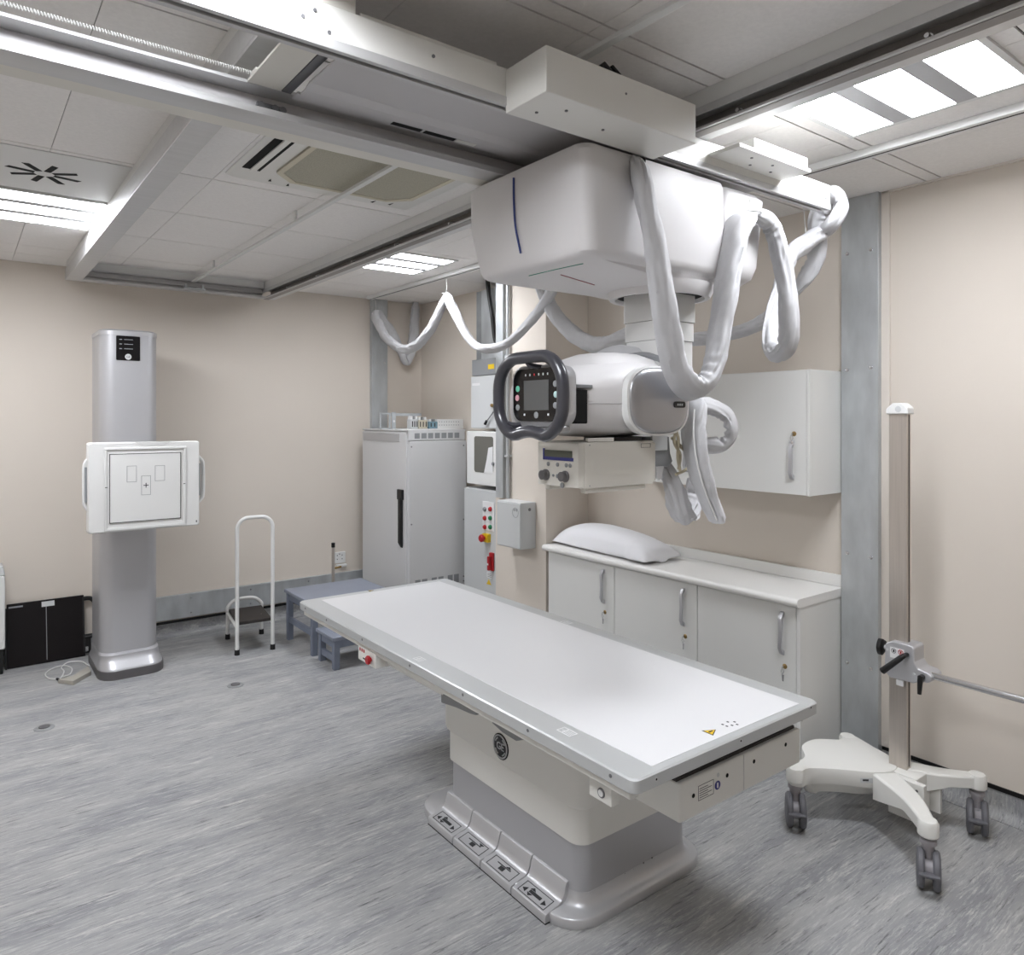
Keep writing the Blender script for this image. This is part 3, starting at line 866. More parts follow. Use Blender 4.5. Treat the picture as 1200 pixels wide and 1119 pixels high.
# float carriage under the top
B().prism([(1.32, .664), (1.32, .615), (1.50, .60), (2.55, .57), (2.70, .578), (3.20, .645), (3.20, .664)], 'yz', 1.40, 1.95).build('top_carriage', 'cream_white', tb, .012, seg=3)
B().prism([(2.15, .638), (2.15, .597), (2.67, .594), (3.19, .632), (3.19, .638)], 'yz', 1.335, 2.0).build('carriage_wing', 'cream_white', tb, .004)
tr = bx('end_tray', 'cream_white', tb, 1.50, 2.065, 1.25, 1.62, .498, .604, .006)
bx('tray_seam', 'panel_grey', tr, 1.7755, 1.7775, 1.2492, 1.2505, .50, .602, smooth=False)
bx('tray_slot', 'brown_top', tb, 1.50, 2.05, 1.262, 1.60, .604, .612, smooth=False)
for x, z in ((1.555, .556), (1.70, .567), (1.825, .57), (1.985, .575)):
    B().cyl((x, 1.251, z), (x, 1.2494, z), .006, n=12).build('hole', 'dark_hole', tr)
rp_ = outline('rating_plate', 'print', tr, 'y', 1.575, 1.64, .535, .575, .0012, 1.25)
for k in range(5):
    bx('rating_line', 'print', tr, 1.58, 1.58 + (.052 if k % 2 else .036), 1.2494, 1.25, .541 + k * .006, .5425 + k * .006, smooth=False)
B().cyl((1.657, 1.2502, .553), (1.657, 1.2492, .553), .012, n=20).build('blue_sign', 'blue', tr)
bx('blue_sign_mark', 'paper', tr, 1.654, 1.660, 1.2488, 1.2493, .546, .56, smooth=False)
B().cyl((1.66, 1.2502, .58), (1.66, 1.2495, .58), .006, n=14).build('seal', 'grey_box', tr)
# socket plate and pull handles on the long side
sp = bx('socket_plate', 'cream_white', tb, 1.322, 1.352, 1.322, 1.405, .568, .624, .003)
B().lathe((1.322, 1.358, .592), [(.013, 0), (.013, .002), (.009, .003)], XM, 20).build('socket_ring', 'alu_dark', sp)
B().lathe((1.319, 1.358, .592), [(.009, 0), (.009, .0006)], XM, 16).build('socket_button', 'paper', sp)
for hp2 in (((577, 837), (618, 857), (618, 866), (606, 868), (590, 858), (578, 847)), ((518, 812), (560, 831), (559, 838), (552, 836), (536, 829), (518, 823))):
    B().prism([(onx(u, v, 1.34).y, onx(u, v, 1.34).z) for u, v in hp2], 'yz', 1.335, 1.36).build('pull_handle', 'grey_mid', tb, .003)
tri('warning_triangle', 'yellow', tb, 'yz', [(1.925, .612), (1.96, .612), (1.943, .63)], 1.3372, .001)
bx('handle_label', 'cream_white', tb, 1.338, 1.42, 1.885, 1.965, .605, .64, .001)
# pedestal
def ring_xy(x0, x1, y0, y1, r, z, n=6): return [(q[0], q[1], z) for q in rrect((x0 + x1) / 2, (y0 + y1) / 2, (x1 - x0) / 2, (y1 - y0) / 2, r, n)]


QX0, QX1, QY0, QY1 = 1.51, 2.07, 1.645, 2.452
up = B().loft([ring_xy(QX0 + .010, QX1 - .010, QY0 + .010, QY1 - .010, .05, .346), ring_xy(QX0 + .003, QX1 - .003, QY0 + .003, QY1 - .003, .055, .352), ring_xy(QX0, QX1, QY0, QY1, .055, .362), ring_xy(QX0, QX1, QY0, QY1, .055, .58)]).build('pedestal_upper', 'cream_white', tb, ang=30)
B().loft([ring_xy(QX0 + .014, QX1 - .014, QY0 + .014, QY1 - .014, .05, z) for z in (.232, .36)]).build('pedestal_middle', 'cream_white', tb, ang=30)
B().loft([ring_xy(QX0 + .023, QX1 - .023, QY0 + .023, QY1 - .023, .05, z) for z in (.036, .232)]).build('pedestal_lower', 'silver_paint', tb, ang=30)
fl_ = [ring_xy(1.455, 2.11, 1.622, 2.56, .115, 0), ring_xy(1.453, 2.112, 1.62, 2.562, .115, .006), ring_xy(1.453, 2.112, 1.62, 2.562, .115, .028), ring_xy(1.457, 2.108, 1.624, 2.558, .113, .033)]
fl_ += [ring_xy(QX0 + .022 - d, QX1 - .022 + d, QY0 + .022 - d, QY1 - .022 + d, .05 + d, z) for d, z in ((.026, .036), (.013, .042), (.004, .056), (.0, .078))]
B().loft(fl_).build('base_plate', 'silver_light', tb, ang=50)
for (u, v) in ((732, 1024), (742, 1019), (754, 1011), (764, 1005)):
    q = ony(u, v, QY0 + .023)
    B().cyl((q.x, QY0 + .025, q.z), (q.x, QY0 + .0215, q.z), .003, n=10).build('screw', 'alu_dark', tb)
# logo badge
bd = B().lathe((QX0, 2.05, .412), [(.045, 0), (.045, .002), (.042, .003)], XM, 36).build('badge', 'black_gloss', tb)
B().tube([(QX0 - .0035, 2.05 + .0385 * math.cos(a), .412 + .0385 * math.sin(a)) for a in (2 * math.pi * i / 36 for i in range(36))], .0028, 6, True).build('badge_ring', 'silver_light', bd)
for k in range(4):
    a0 = math.pi / 4 + k * math.pi / 2
    B().tube(spline([(QX0 - .0035, 2.05 + .030 * math.cos(a0 + d), .412 + .030 * math.sin(a0 + d)) for d in (-.35, 0, .35)], .004), .0025, 6).build('badge_flourish', 'silver_light', bd)
text('badge_letters', 'GE', .036, (QX0 - .0032, 2.05, .412), (0, -1, 0), (0, 0, 1), 'silver_light', bd)
# foot pedals
PYS = [2.425, 2.248, 2.072, 1.896, 1.72]
for k in range(4):
    y0, y1 = PYS[k + 1] + .002, PYS[k] - .002
    prof = [(1.436, .004), (1.436, .022), (1.440, .030), (1.496, .042), (1.507, .048), (1.515, .064), (1.520, .086), (1.526, .098), (1.537, .102), (1.545, .102), (1.545, .004)]
    pd = B().prism(prof, 'xz', y0, y1).build('foot_pedal', 'silver_light', tb, .002)
    # tread frame and icon lie on the sloping face
    sl = (.042 - .030) / (1.496 - 1.440)
    def PT(x, y, h=.0006):
        x = 1.446 + (x - 1.452) * .76
        return Vector((x, y, .030 + (x - 1.44) * sl + h))
    def quad(nm, m, x0, x1, ya, yb, h=.0008):
        bm_ = B(); bm_.loft([[PT(x0, ya, .0), PT(x1, ya, .0), PT(x1, yb, .0), PT(x0, yb, .0)], [PT(x0, ya, h), PT(x1, ya, h), PT(x1, yb, h), PT(x0, yb, h)]])
        return bm_.build(nm, m, pd, smooth=False)
    for (a, b_, c, d) in ((1.452, 1.4545, y0 + .02, y1 - .02), (1.5085, 1.511, y0 + .02, y1 - .02), (1.452, 1.511, y0 + .02, y0 + .0225), (1.452, 1.511, y1 - .0225, y1 - .02)):
        quad('tread_line', 'print_dark', a, b_, c, d)
    ym = (y0 + y1) / 2

    def itri(pts):
        bm_ = B(); bm_.loft([[PT(x, y, 0) for x, y in pts], [PT(x, y, .0009) for x, y in pts]]); bm_.build('tread_icon', 'print_dark', pd, smooth=False)
    if k in (0, 3):
        for s_ in (1, -1):
            itri([(1.474, ym + s_ * .058), (1.463, ym + s_ * .04), (1.488, ym + s_ * .04)])
        quad('tread_icon', 'print_dark', 1.474, 1.488, ym - .028, ym + .028)
        itri([(1.503, ym + .02), (1.49, ym + .032), (1.49, ym + .006)])
        itri([(1.458, ym + .02), (1.471, ym + .032), (1.471, ym + .006)])
    else:
        quad('tread_icon', 'print_dark', 1.466, 1.486, ym - .012, ym + .012)
        quad('tread_icon', 'print_dark', 1.488, 1.492, ym - .036, ym + .036)
        itri([(1.505, ym - .02), (1.494, ym - .034), (1.494, ym - .006)] if k == 2 else [(1.492, ym - .03), (1.504, ym - .044), (1.504, ym - .016)])
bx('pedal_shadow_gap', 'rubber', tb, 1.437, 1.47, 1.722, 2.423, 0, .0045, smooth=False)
# emergency stop box under the far end
es = bx('emergency_stop_box', 'cream_white', tb, 1.285, 1.36, 2.56, 2.715, .588, .645, .003)
B().lathe((1.285, 2.60, .615), [(.008, 0), (.008, .006), (.017, .008), (.018, .014), (.014, .019)], XM, 22).build('stop_button', 'red', es)
for k in range(3):
    bx('stop_text', 'red', es, 1.2842, 1.2852, 2.655 + .018 * k, 2.665 + .018 * k, .626, .638, smooth=False)
bx('stop_mark', 'print_dark', es, 1.2842, 1.2852, 2.64, 2.67, .60, .605, smooth=False)

# ------------------------------------------------------------------ wall stand
ws = thing('wall_bucky_stand', 'silver wall stand column with white detector panel', 'wall stand', (.83, 5.2, 0))


def dsec(x0, x1, y0, y1, rf, z, n=8):
    pts = []
    for (cx_, cy_, a0) in ((x0 + rf, y0 + rf * 1.25, 180), (x1 - rf, y0 + rf * 1.25, 270)):
        for k in range(n + 1):
            a = math.radians(a0 + 90 * k / n)
            pts.append((cx_ + rf * math.cos(a), cy_ + rf * 1.25 * math.sin(a), z))
    pts += [(x1, y1, z), (x0, y1, z)]
    return pts


KX0, KX1, KY0, KY1 = .682, 1.004, 4.965, 5.30
B().loft([dsec(KX0, KX1, KY0, KY1, .075, z) for z in (.135, 2.06)]).build('column', 'silver_paint', ws, ang=40)
B().loft([dsec(KX0 - .003, KX1 + .003, KY0 - .003, KY1, .075, 2.06), dsec(KX0 - .003, KX1 + .003, KY0 - .003, KY1, .075, 2.085), dsec(KX0 + .01, KX1 - .01, KY0 + .012, KY1, .07, 2.095)]).build('column_cap', 'silver_light', ws, ang=40)
B().loft([dsec(KX0 - .014, KX1 + .02, 4.875, KY1 + .03, .09, .05), dsec(KX0 - .013, KX1 + .018, 4.88, KY1 + .03, .09, .062), dsec(KX0 - .006, KX1 + .009, 4.925, KY1 + .01, .08, .085), dsec(KX0 - .005, KX1 + .007, 4.945, KY1 + .005, .078, .115),
          dsec(KX0 - .006, KX1 + .008, 4.945, KY1 + .005, .078, .125), dsec(KX0, KX1, KY0, KY1, .075, .137)]).build('base', 'silver_paint', ws, ang=50)
B().loft([dsec(KX0 - .017, KX1 + .024, 4.865, KY1 + .04, .09, z) for z in (0, .05)]).build('base_skirt', 'silver_dark', ws, ang=40)
q0, q1 = ony(136, 393, KY0), ony(164, 423, KY0)
dp = B().prism([(q[0], q[1]) for q in rrect((q0.x + q1.x) / 2, (q0.z + q1.z) / 2, (q1.x - q0.x) / 2, (q0.z - q1.z) / 2, .006, 3)], 'xz', KY0 - .004, KY0 + .01).build('display', 'black_gloss', ws)
xm = (q0.x + q1.x) / 2
for k in range(3):
    z = q0.z - .022 - k * .028
    bx('display_line', 'grey_mid', dp, xm - .022, xm + .026, KY0 - .0046, KY0 - .004, z - .002, z + .002, smooth=False)
    bx('display_mark', 'grey_mid', dp, xm - .048, xm - .034, KY0 - .0046, KY0 - .004, z - .003, z + .002, smooth=False)
bd2 = B().lathe((xm, KY0 - .004, q1.z + .022), [(.018, 0), (.018, .001)], YM, 28).build('badge', 'grey_box', dp)
text('badge_letters', 'GE', .018, (xm, KY0 - .0052, q1.z + .022), (1, 0, 0), (0, 0, 1), 'black', dp)
# detector panel
BY = 4.76
a0, a1 = ony(103, 519, BY), ony(234, 613, BY)
BX0, BX1, BZ1, BZ0 = a0.x, a1.x, a0.z, a1.z - .012
pn = B().loft([[(q[0], y, q[1]) for q in rrect((BX0 + BX1) / 2, (BZ0 + BZ1) / 2, (BX1 - BX0) / 2 - d, (BZ1 - BZ0) / 2 - d, .014, 4)] for y, d in ((BY + .085, .012), (BY + .07, 0), (BY + .012, 0), (BY, .006))]).build('detector_panel', 'white', ws, ang=40)
B().loft([[(x, y, z) for x, y, z in ((.93 - hw, BY - .002, BZ1 + .0005), (.93 + hw, BY - .002, BZ1 + .0005), (.93 + hw * .6, BY - .002, BZ1 - .022), (.93 - hw * .6, BY - .002, BZ1 - .022))] for hw in (.1,)] + [[(x, y, z) for x, y, z in ((.83, BY + .04, BZ1 + .0005), (1.03, BY + .04, BZ1 + .0005), (.99, BY + .03, BZ1 - .002), (.87, BY + .03, BZ1 - .002))]]).build('chin_rest', 'white_matt', pn, ang=20)
c0, c1 = ony(122, 525, BY), ony(218, 615, BY)
FX0, FX1, FZ1, FZ0 = c0.x, c1.x, c0.z, c1.z
b = B()
wf = .014
for (xa, xb, za, zb) in ((FX0, FX1, FZ1 - wf, FZ1), (FX0, FX1, FZ0, FZ0 + wf), (FX0, FX0 + wf, FZ0 + wf, FZ1 - wf), (FX1 - wf, FX1, FZ0 + wf, FZ1 - wf)):
    b.box(xa, xb, BY - .006, BY + .002, za, zb)
b.build('front_frame', 'white_matt', pn, .003)
d0, d1 = ony(128, 532, BY), ony(212, 607, BY)
bx('front_face', 'white', pn, d0.x, d1.x, BY - .0035, BY, d1.z, d0.z, .001)
outline('field_outline', 'black', pn, 'y', d0.x, d1.x, d1.z, d0.z, .004, BY - .0035)
for (u0, v0, u1, v1) in ((148.5, 546, 160, 564.5), (181.5, 545.5, 193, 563), (165.5, 557.5, 176.5, 579.5)):
    e0, e1 = ony(u0, v0, BY), ony(u1, v1, BY)
    outline('sensor_outline', 'grey_mid', pn, 'y', e0.x, e1.x, e1.z, e0.z, .0022, BY - .0035)
cz = ony(171, 568.5, BY)
B().box(cz.x - .014, cz.x + .014, BY - .0042, BY - .0034, cz.z - .0022, cz.z + .0022).box(cz.x - .0022, cz.x + .0022, BY - .0042, BY - .0034, cz.z - .014, cz.z + .014).build('cross_mark', 'black', pn, smooth=False)
for x in (d0.x - .022, d1.x + .012):
    bx('centre_tick', 'black', pn, x, x + .012, BY - .0066, BY - .006, cz.z - .004, cz.z, smooth=False)
bx('corner_mark', 'black', pn, BX1 - .022, BX1 - .016, BY - .0006, BY, BZ0 + .02, BZ0 + .032, smooth=False)
for sx, xx in ((1, BX1), (-1, BX0)):
    zz0, zz1 = BZ0 + .13, BZ1 - .09
    hs2 = .030 if sx > 0 else .012
    B().tube(spline([(xx - sx * .01, BY + .05, zz0), (xx + sx * hs2 * .7, BY + .045, zz0 + .03), (xx + sx * hs2, BY + .045, zz0 + .07), (xx + sx * hs2, BY + .045, zz1 - .07), (xx + sx * hs2 * .7, BY + .045, zz1 - .03), (xx - sx * .01, BY + .05, zz1)], .015), .013, 10, flat=.7).build('grab_handle', 'white', pn)
    bx('handle_pad', 'grey_mid', pn, min(xx, xx + sx * .012), max(xx, xx + sx * .012), BY + .03, BY + .06, zz0 + .05, zz1 - .05, .002)
bx('support_arm', 'silver_dark', ws, .72, .94, BY + .08, KY0 + .02, 1.03, 1.28, .01)

# ------------------------------------------------------------------ things along the back wall
trk = thing('cable_trunking', 'galvanised metal cable trunking along the back wall', 'trunking', (1.8, 5.56, .12))
bx('trunk', 'galv', trk, .76, 2.74, YF - .045, YF, .135, .298, .002)
bx('lid_edge', 'galv', trk, .76, 2.74, YF - .048, YF - .044, .288, .302, .001)
for x in (1.33, 1.75, 2.2):
    for z in (.165, .27):
        B().lathe((x, YF - .045, z), [(.006, 0), (.005, .003)], YM, 10).build('screw', 'chrome', trk)


def post(name, label, x0, x1, y0, y1, screws, nrm):
    t = thing(name, label, 'post', ((x0 + x1) / 2, (y0 + y1) / 2, 0), 'galvanised posts')
    bx('channel', 'galv', t, x0, x1, y0, y1, 0, ZC, .003)
    for (p_, z) in screws:
        if nrm == 'y':
            B().lathe((p_, y0, z), [(.009, 0), (.008, .003), (.004, .005)], YM, 12).build('screw', 'alu', t)
        else:
            B().lathe((x0, p_, z), [(.009, 0), (.008, .003), (.004, .005)], XM, 12).build('screw', 'chrome', t)
    return t


post('wall_post', 'galvanised steel post on the back wall beside the generator cabinet', 2.75, 2.895, YF - .04, YF, [(2.79, 2.02), (2.865, 2.02), (2.79, 1.2), (2.865, 1.2)], 'y')
post('wall_post', 'galvanised steel post on the right wall between cupboards and mobile stand', XR - .035, XR, 1.572, 1.742, [(1.712, z) for z in (2.3, 1.775, .945, .45)] + [(1.605, z) for z in (2.3, 1.78, .94, .45)], 'x')

# black cassette leaning on wall
dt = thing('portable_detector', 'black flat x-ray cassette with handle leaning on the back wall', 'detector', (.45, 5.48, 0))
MT = Matrix.Translation((0, 5.475, 0)) @ Matrix.Rotation(math.radians(-11), 4, 'X')
b = B().box(.245, .665, 0, .022, .004, .395, MT); b.build('panel', 'black_panel', dt, .004)
B().box(.235, .245, -.004, .026, 0, .37, MT).box(.655, .665, -.003, 0, .03, .38, MT).build('edge_frame', 'rubber', dt, .002)
B().box(.452, .456, -.0012, 0, .02, .375, MT).build('centre_line', 'grey_mid', dt, smooth=False)
B().box(.43, .50, -.0016, 0, .352, .384, MT).build('label_sticker', 'grey_box', dt, smooth=False)
B().box(.255, .33, -.0012, 0, .368, .378, MT).build('brand_strip', 'grey_mid', dt, smooth=False)
B().box(.668, .683, .0, .004, .03, .06, MT).build('tag', 'grey_box', dt, smooth=False)
hp_ = [MT @ Vector(v) for v in ((.665, .011, .37), (.70, .011, .368), (.725, .011, .345), (.73, .011, .30), (.73, .011, .17), (.725, .011, .13), (.665, .011, .12))]
B().tube(spline(hp_, .015), .014, 10).build('carry_handle', 'black', dt)
B().box(.665, .70, .0, .022, .02, .12, MT).build('handle_base', 'black', dt, .004)

pb = thing('power_adapter', 'flat grey adapter with white cable on floor beside the wall stand', 'adapter', (.56, 4.96, 0))
A = onz(68, 800, .0); Bp = onz(104, 789, 0); Cc = onz(87, 803, 0)
dv = (Bp - Cc).normalized(); nv = Vector((-dv.y, dv.x, 0))
pc = (A + Bp) / 2
b = B()
poly = [onz(68, 801, 0), onz(86, 803, 0), onz(107, 791, 0), onz(103, 785, 0), onz(85, 797, 0)]
b.prism([(q.x, q.y) for q in poly], 'xy', 0, .026).build('body', 'adapter', pb, .003)
B().cyl(poly[0] + Vector((.01, .02, .013)), poly[0] + Vector((.0, .055, .012)), .007, n=10).build('plug', 'black', pb)
cabs = [onz(u, v, .006) for u, v in ((73, 793), (82, 790), (84, 783), (74, 780), (60, 784), (53, 790), (58, 795), (70, 795), (75, 787), (72, 782), (80, 776), (95, 775), (104, 780))]
B().tube(spline(cabs, .015), .004, 8).build('cable', 'white', pb)

wu = thing('floor_unit', 'white upright unit cut off by the left picture edge', 'cabinet', (.0, 5.4, 0))
bx('body', 'white', wu, -.30, .232, 5.39, 5.54, .15, .60, .01)
B().loft([[(x, y, .60) for x, y in ((-.30, 5.39), (.232, 5.39), (.232, 5.54), (-.30, 5.54))], [(x, y, .655) for x, y in ((-.29, 5.40), (.222, 5.40), (.222, 5.54), (-.29, 5.54))]]).build('lid', 'grey_box', wu, .006)
bx('plinth', 'rubber', wu, -.29, .222, 5.40, 5.53, 0, .15, .004)

# floor caps
for (u, v, lb) in ((52, 853, 'round metal floor outlet nearest the left picture edge'), (276, 803, 'round metal floor outlet in front of the handrail step')):
    q = onz(u, v, 0)
    t = thing('floor_outlet', lb, 'floor outlet', (q.x, q.y, 0), 'round metal floor outlets')
    B().lathe((q.x, q.y, 0), [(.046, 0), (.045, .003), (.034, .007), (.028, .0055)]).build('flange', 'galv_dark', t)
    B().lathe((q.x, q.y, .004), [(.026, 0), (.024, .006), (.008, .008)]).build('lid', 'alu_dark', t)

# handrail step stool
hs_ = thing('handrail_step', 'small step stool with black tread and tall white handrail', 'step stool', (1.58, 5.1, 0))
f1, f2, f3, f4 = Vector((1.462, 4.905, 0)), Vector((1.69, 4.885, 0)), Vector((1.515, 5.30, 0)), Vector((1.745, 5.28, 0))
zt = .205
B().prism([(f1.x + .004, f1.y + .012), (f2.x - .004, f2.y + .012), (f4.x - .004, f4.y - .012), (f3.x + .004, f3.y - .012)], 'xy', zt - .015, zt + .006).build('tread', 'brown_top', hs_, .003)
hv = (f2 - f1); hl_ = hv.length; hv.normalize(); rc = .075
pts = [f1 + ZM * .02, f1 + ZM * .25, f1 + ZM * .50, f1 + ZM * .75]
pts += [f1 + hv * (rc - rc * math.cos(a)) + ZM * (.822 + rc * math.sin(a)) for a in (math.pi / 2 * k / 5 for k in range(6))]
pts += [f2 - hv * (rc - rc * math.sin(a)) + ZM * (.822 + rc * math.cos(a)) for a in (math.pi / 2 * k / 5 for k in range(6))]
pts += [f2 + ZM * .75, f2 + ZM * .50, f2 + ZM * .25, f2 + ZM * .02]
B().tube(spline(pts, .02), .0125, 14).build('handrail', 'white', hs_)
for f_ in (f3, f4):
    B().tube([f_ + ZM * .02, f_ + ZM * zt], .0125, 12).build('rear_leg', 'white', hs_)
B().tube(spline([f3 + ZM * zt, f3 + ZM * (zt + .02), f3.lerp(f4, .2) + ZM * (zt + .06), f3.lerp(f4, .5) + ZM * (zt + .068), f3.lerp(f4, .8) + ZM * (zt + .06), f4 + ZM * (zt + .02), f4 + ZM * zt], .015), .0125, 12).build('rear_bar', 'white', hs_)
for a, b_ in ((f1, f3), (f2, f4)):
    B().tube([a + ZM * (zt - .025), b_ + ZM * (zt - .025)], .011, 10).build('side_bar', 'white', hs_)
for f_ in (f1, f2, f3, f4):
    B().cyl(f_, f_ + ZM * .035, .017, .016, n=16).build('foot', 'rubber', hs_)
B().cyl(f2.lerp(f4, .35) + ZM * (zt + .006) - Vector((.05, 0, 0)), f2.lerp(f4, .35) + ZM * (zt + .008) - Vector((.05, 0, 0)), .004, n=10).build('screw', 'chrome', hs_)

# blue-grey two-tier step
bs = thing('double_step', 'blue-grey painted wooden two-tier step behind the table end', 'step stool', (2.08, 4.6, 0))


def bench(x0, x1, y0, y1, h, leg=.038, ap=.05, low=.12):
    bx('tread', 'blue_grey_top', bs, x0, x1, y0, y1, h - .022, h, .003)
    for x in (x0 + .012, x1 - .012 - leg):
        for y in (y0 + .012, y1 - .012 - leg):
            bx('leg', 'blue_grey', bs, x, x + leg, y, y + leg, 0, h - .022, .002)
    b_ = B()
    b_.box(x0 + .018, x0 + .034, y0 + .05, y1 - .05, h - .022 - ap, h - .022).box(x1 - .034, x1 - .018, y0 + .05, y1 - .05, h - .022 - ap, h - .022)
    b_.build('side_apron', 'blue_grey', bs)
    bx('front_apron', 'blue_grey', bs, x0 + .05, x1 - .05, y0 + .018, y0 + .034, h - .022 - ap, h - .022)
    if low:
        bx('stretcher', 'blue_grey', bs, x0 + .018, x0 + .036, y0 + .05, y1 - .05, low, low + .04)
        bx('stretcher', 'blue_grey', bs, x1 - .036, x1 - .018, y0 + .05, y1 - .05, low, low + .04)


bench(1.83, 2.42, 4.56, 5.06, .352, low=.125)
bench(1.835, 2.42, 4.225, 4.50, .205, low=.045)

# rod and socket at the back wall
rd = thing('clamp_rod', 'upright metal rod with black cap standing behind the blue-grey step', 'rod', (2.33, 5.36, 0))
q = ony(390.5, 636, 5.36); RX = q.x
B().cyl((RX, 5.36, .012), (RX, 5.36, q.z - .035), .0125, n=14).build('tube', 'steel', rd)
B().cyl((RX, 5.36, q.z - .035), (RX, 5.36, q.z), .0145, n=14).build('end_cap', 'black', rd)
B().lathe((RX, 5.36, 0), [(.09, 0), (.09, .01), (.03, .014)]).build('foot', 'galv', rd)
B().cyl((RX + .012, 5.36, .385), (RX + .06, 5.34, .395), .008, n=10).build('clamp_lever', 'brass', rd)
so = thing('wall_socket', 'white electrical wall socket above the trunking', 'socket', (2.46, YF, .37))
q = ony(397.5, 653, YF)
bx('plate', 'white', so, q.x - .05, q.x + .05, YF - .012, YF, q.z - .045, q.z + .045, .004)
for dx, dz in ((-.022, .018), (.02, .018), (-.002, .028), (-.022, -.012), (.02, -.012)):
    bx('pin_hole', 'dark_hole', so, q.x + dx - .003, q.x + dx + .003, YF - .0126, YF - .012, q.z + dz - .004, q.z + dz + .004, smooth=False)
bx('lower_box', 'white', so, q.x - .03, q.x + .055, YF - .03, YF, q.z - .075, q.z - .055, .003)

# ------------------------------------------------------------------ generator cabinet
GX0, GX1, GY0, GY1, GZ = 2.60, 3.095, 4.667, 5.41, 1.47
gc = thing('generator_cabinet', 'tall grey metal x-ray generator cabinet with vents', 'cabinet', ((GX0 + GX1) / 2, (GY0 + GY1) / 2, 0))
bx('body', 'grey_cab', gc, GX0 + .012, GX1, GY0 + .012, GY1, 0, GZ - .01, .004)
dr = bx('door', 'grey_cab', gc, GX0, GX0 + .012, GY0 + .03, GY1, .02, GZ - .02, .003)
bx('top_plate', 'grey_cab', gc, GX0, GX1 + .006, GY0, GY1, GZ - .012, GZ, .003)
sd = bx('side_panel', 'grey_cab', gc, GX0 + .012, GX1 + .015, GY0, GY0 + .012, .02, GZ - .085, .004)
bx('vent_panel', 'grey_cab', gc, GX0 + .004, GX1, GY0, GY0 + .012, GZ - .08, GZ - .012, .003)
hb = B().box(GX0 - .02, GX0, 4.725, 4.80, .955, 1.03).build('handle_lock', 'black', dr, .004)
B().prism([(GX0 - .002, 1.0), (GX0 - .026, .97), (GX0 - .026, .64), (GX0 - .002, .60)], 'xz', 4.735, 4.775).build('handle', 'black', dr, .005)
bx('brand_strip', 'silver_light', dr, GX0 - .003, GX0, GY1 - .62, GY1 - .02, GZ - .09, GZ - .03, .001)
for k in range(7):
    x = GX0 + .055 + k * .0575
    bx('vent', 'grey_mid', gc, x, x + .043, GY0 - .0008, GY0 + .002, GZ - .066, GZ - .026, smooth=False)
for k in range(6):
    x = GX0 + .06 + [0, .058, .14, .198, .28, .335][k]
    bx('vent', 'grey_mid', sd, x, x + .044, GY0 - .0008, GY0 + .002, .305, .37, smooth=False)
for x in (GX0 + .03, GX1 - .012):
    for z in (1.345, .78, .345, .31):
        B().lathe((x, GY0, z), [(.006, 0), (.005, .0025)], YM, 10).build('screw', 'alu_dark', gc)

# things on top of the cabinet
GT = GZ
mb = thing('metal_bracket', 'open galvanised bracket frame on top of the generator cabinet', 'bracket', (2.66, 5.05, GT))
gq = [ony(u, 497, 5.05).x for u in (446, 457, 459, 466)]
b = B()
for x in (gq[0], gq[1]): b.box(x - .006, x + .006, 5.05, 5.062, GT, GT + .125)
b.box(gq[0], gq[1], 5.05, 5.062, GT + .113, GT + .125).box(gq[0], gq[1], 5.05, 5.062, GT, GT + .01)
b.build('hoop', 'galv', mb, .001)
bx('upright', 'galv', mb, gq[2], gq[2] + .035, 5.048, 5.056, GT, GT + .13, .001)
bx('cross_bar', 'galv', mb, gq[2], gq[2] + .27, 5.058, 5.066, GT + .10, GT + .122, .001)
B().cyl((gq[2] + .018, 5.048, GT + .06), (gq[2] + .018, 5.044, GT + .06), .009, n=14).build('knob', 'paper', mb)
for (u0, u1, h, m, lb) in ((482, 490, .10, 'grey_box', 'pale grey connector block on the generator cabinet, leftmost of three'), (491, 501, .092, 'tan_panel', 'beige component block on the generator cabinet, middle of three'), (503, 516, .075, 'blue_part', 'bluish component block on the generator cabinet, rightmost of three')):
    xa, xb = ony(u0, 497, 5.02).x, ony(u1, 497, 5.02).x
    t = thing('component_block', lb, 'component', ((xa + xb) / 2, 5.05, GT), 'parts on the generator cabinet')
    bx('body', m, t, xa, xb, 5.02, 5.09, GT, GT + h * .75, .003)
    for k in range(3):
        xx = xa + (k + .5) * (xb - xa) / 3
        bx('terminal', 'grey_mid' if k % 2 else 'paper', t, xx - .008, xx + .008, 5.03, 5.08, GT + h * .75, GT + h, .001)
        bx('slot', 'brown_top', t, xx - .004, xx + .004, 5.0185, 5.0205, GT + .015, GT + h * .6, smooth=False)
ps = thing('perforated_strip', 'white perforated metal strip at the right of the generator cabinet top', 'bracket', (3.0, 4.85, GT))
xa, xb = ony(513, 490, 4.85).x, ony(543, 490, 4.85).x
bx('web', 'white_matt', ps, xa, xb, 4.85, 4.854, GT, GT + .075, .001)
bx('foot', 'white_matt', ps, xa, GX1, 4.82, 4.854, GT, GT + .004, .001)
for k in range(9):
    x = xa + .015 + k * .022
    for z in (.03, .055):
        B().cyl((x, 4.8503, GT + z), (x, 4.849, GT + z), .004, n=8).build('hole', 'grey_mid', ps)

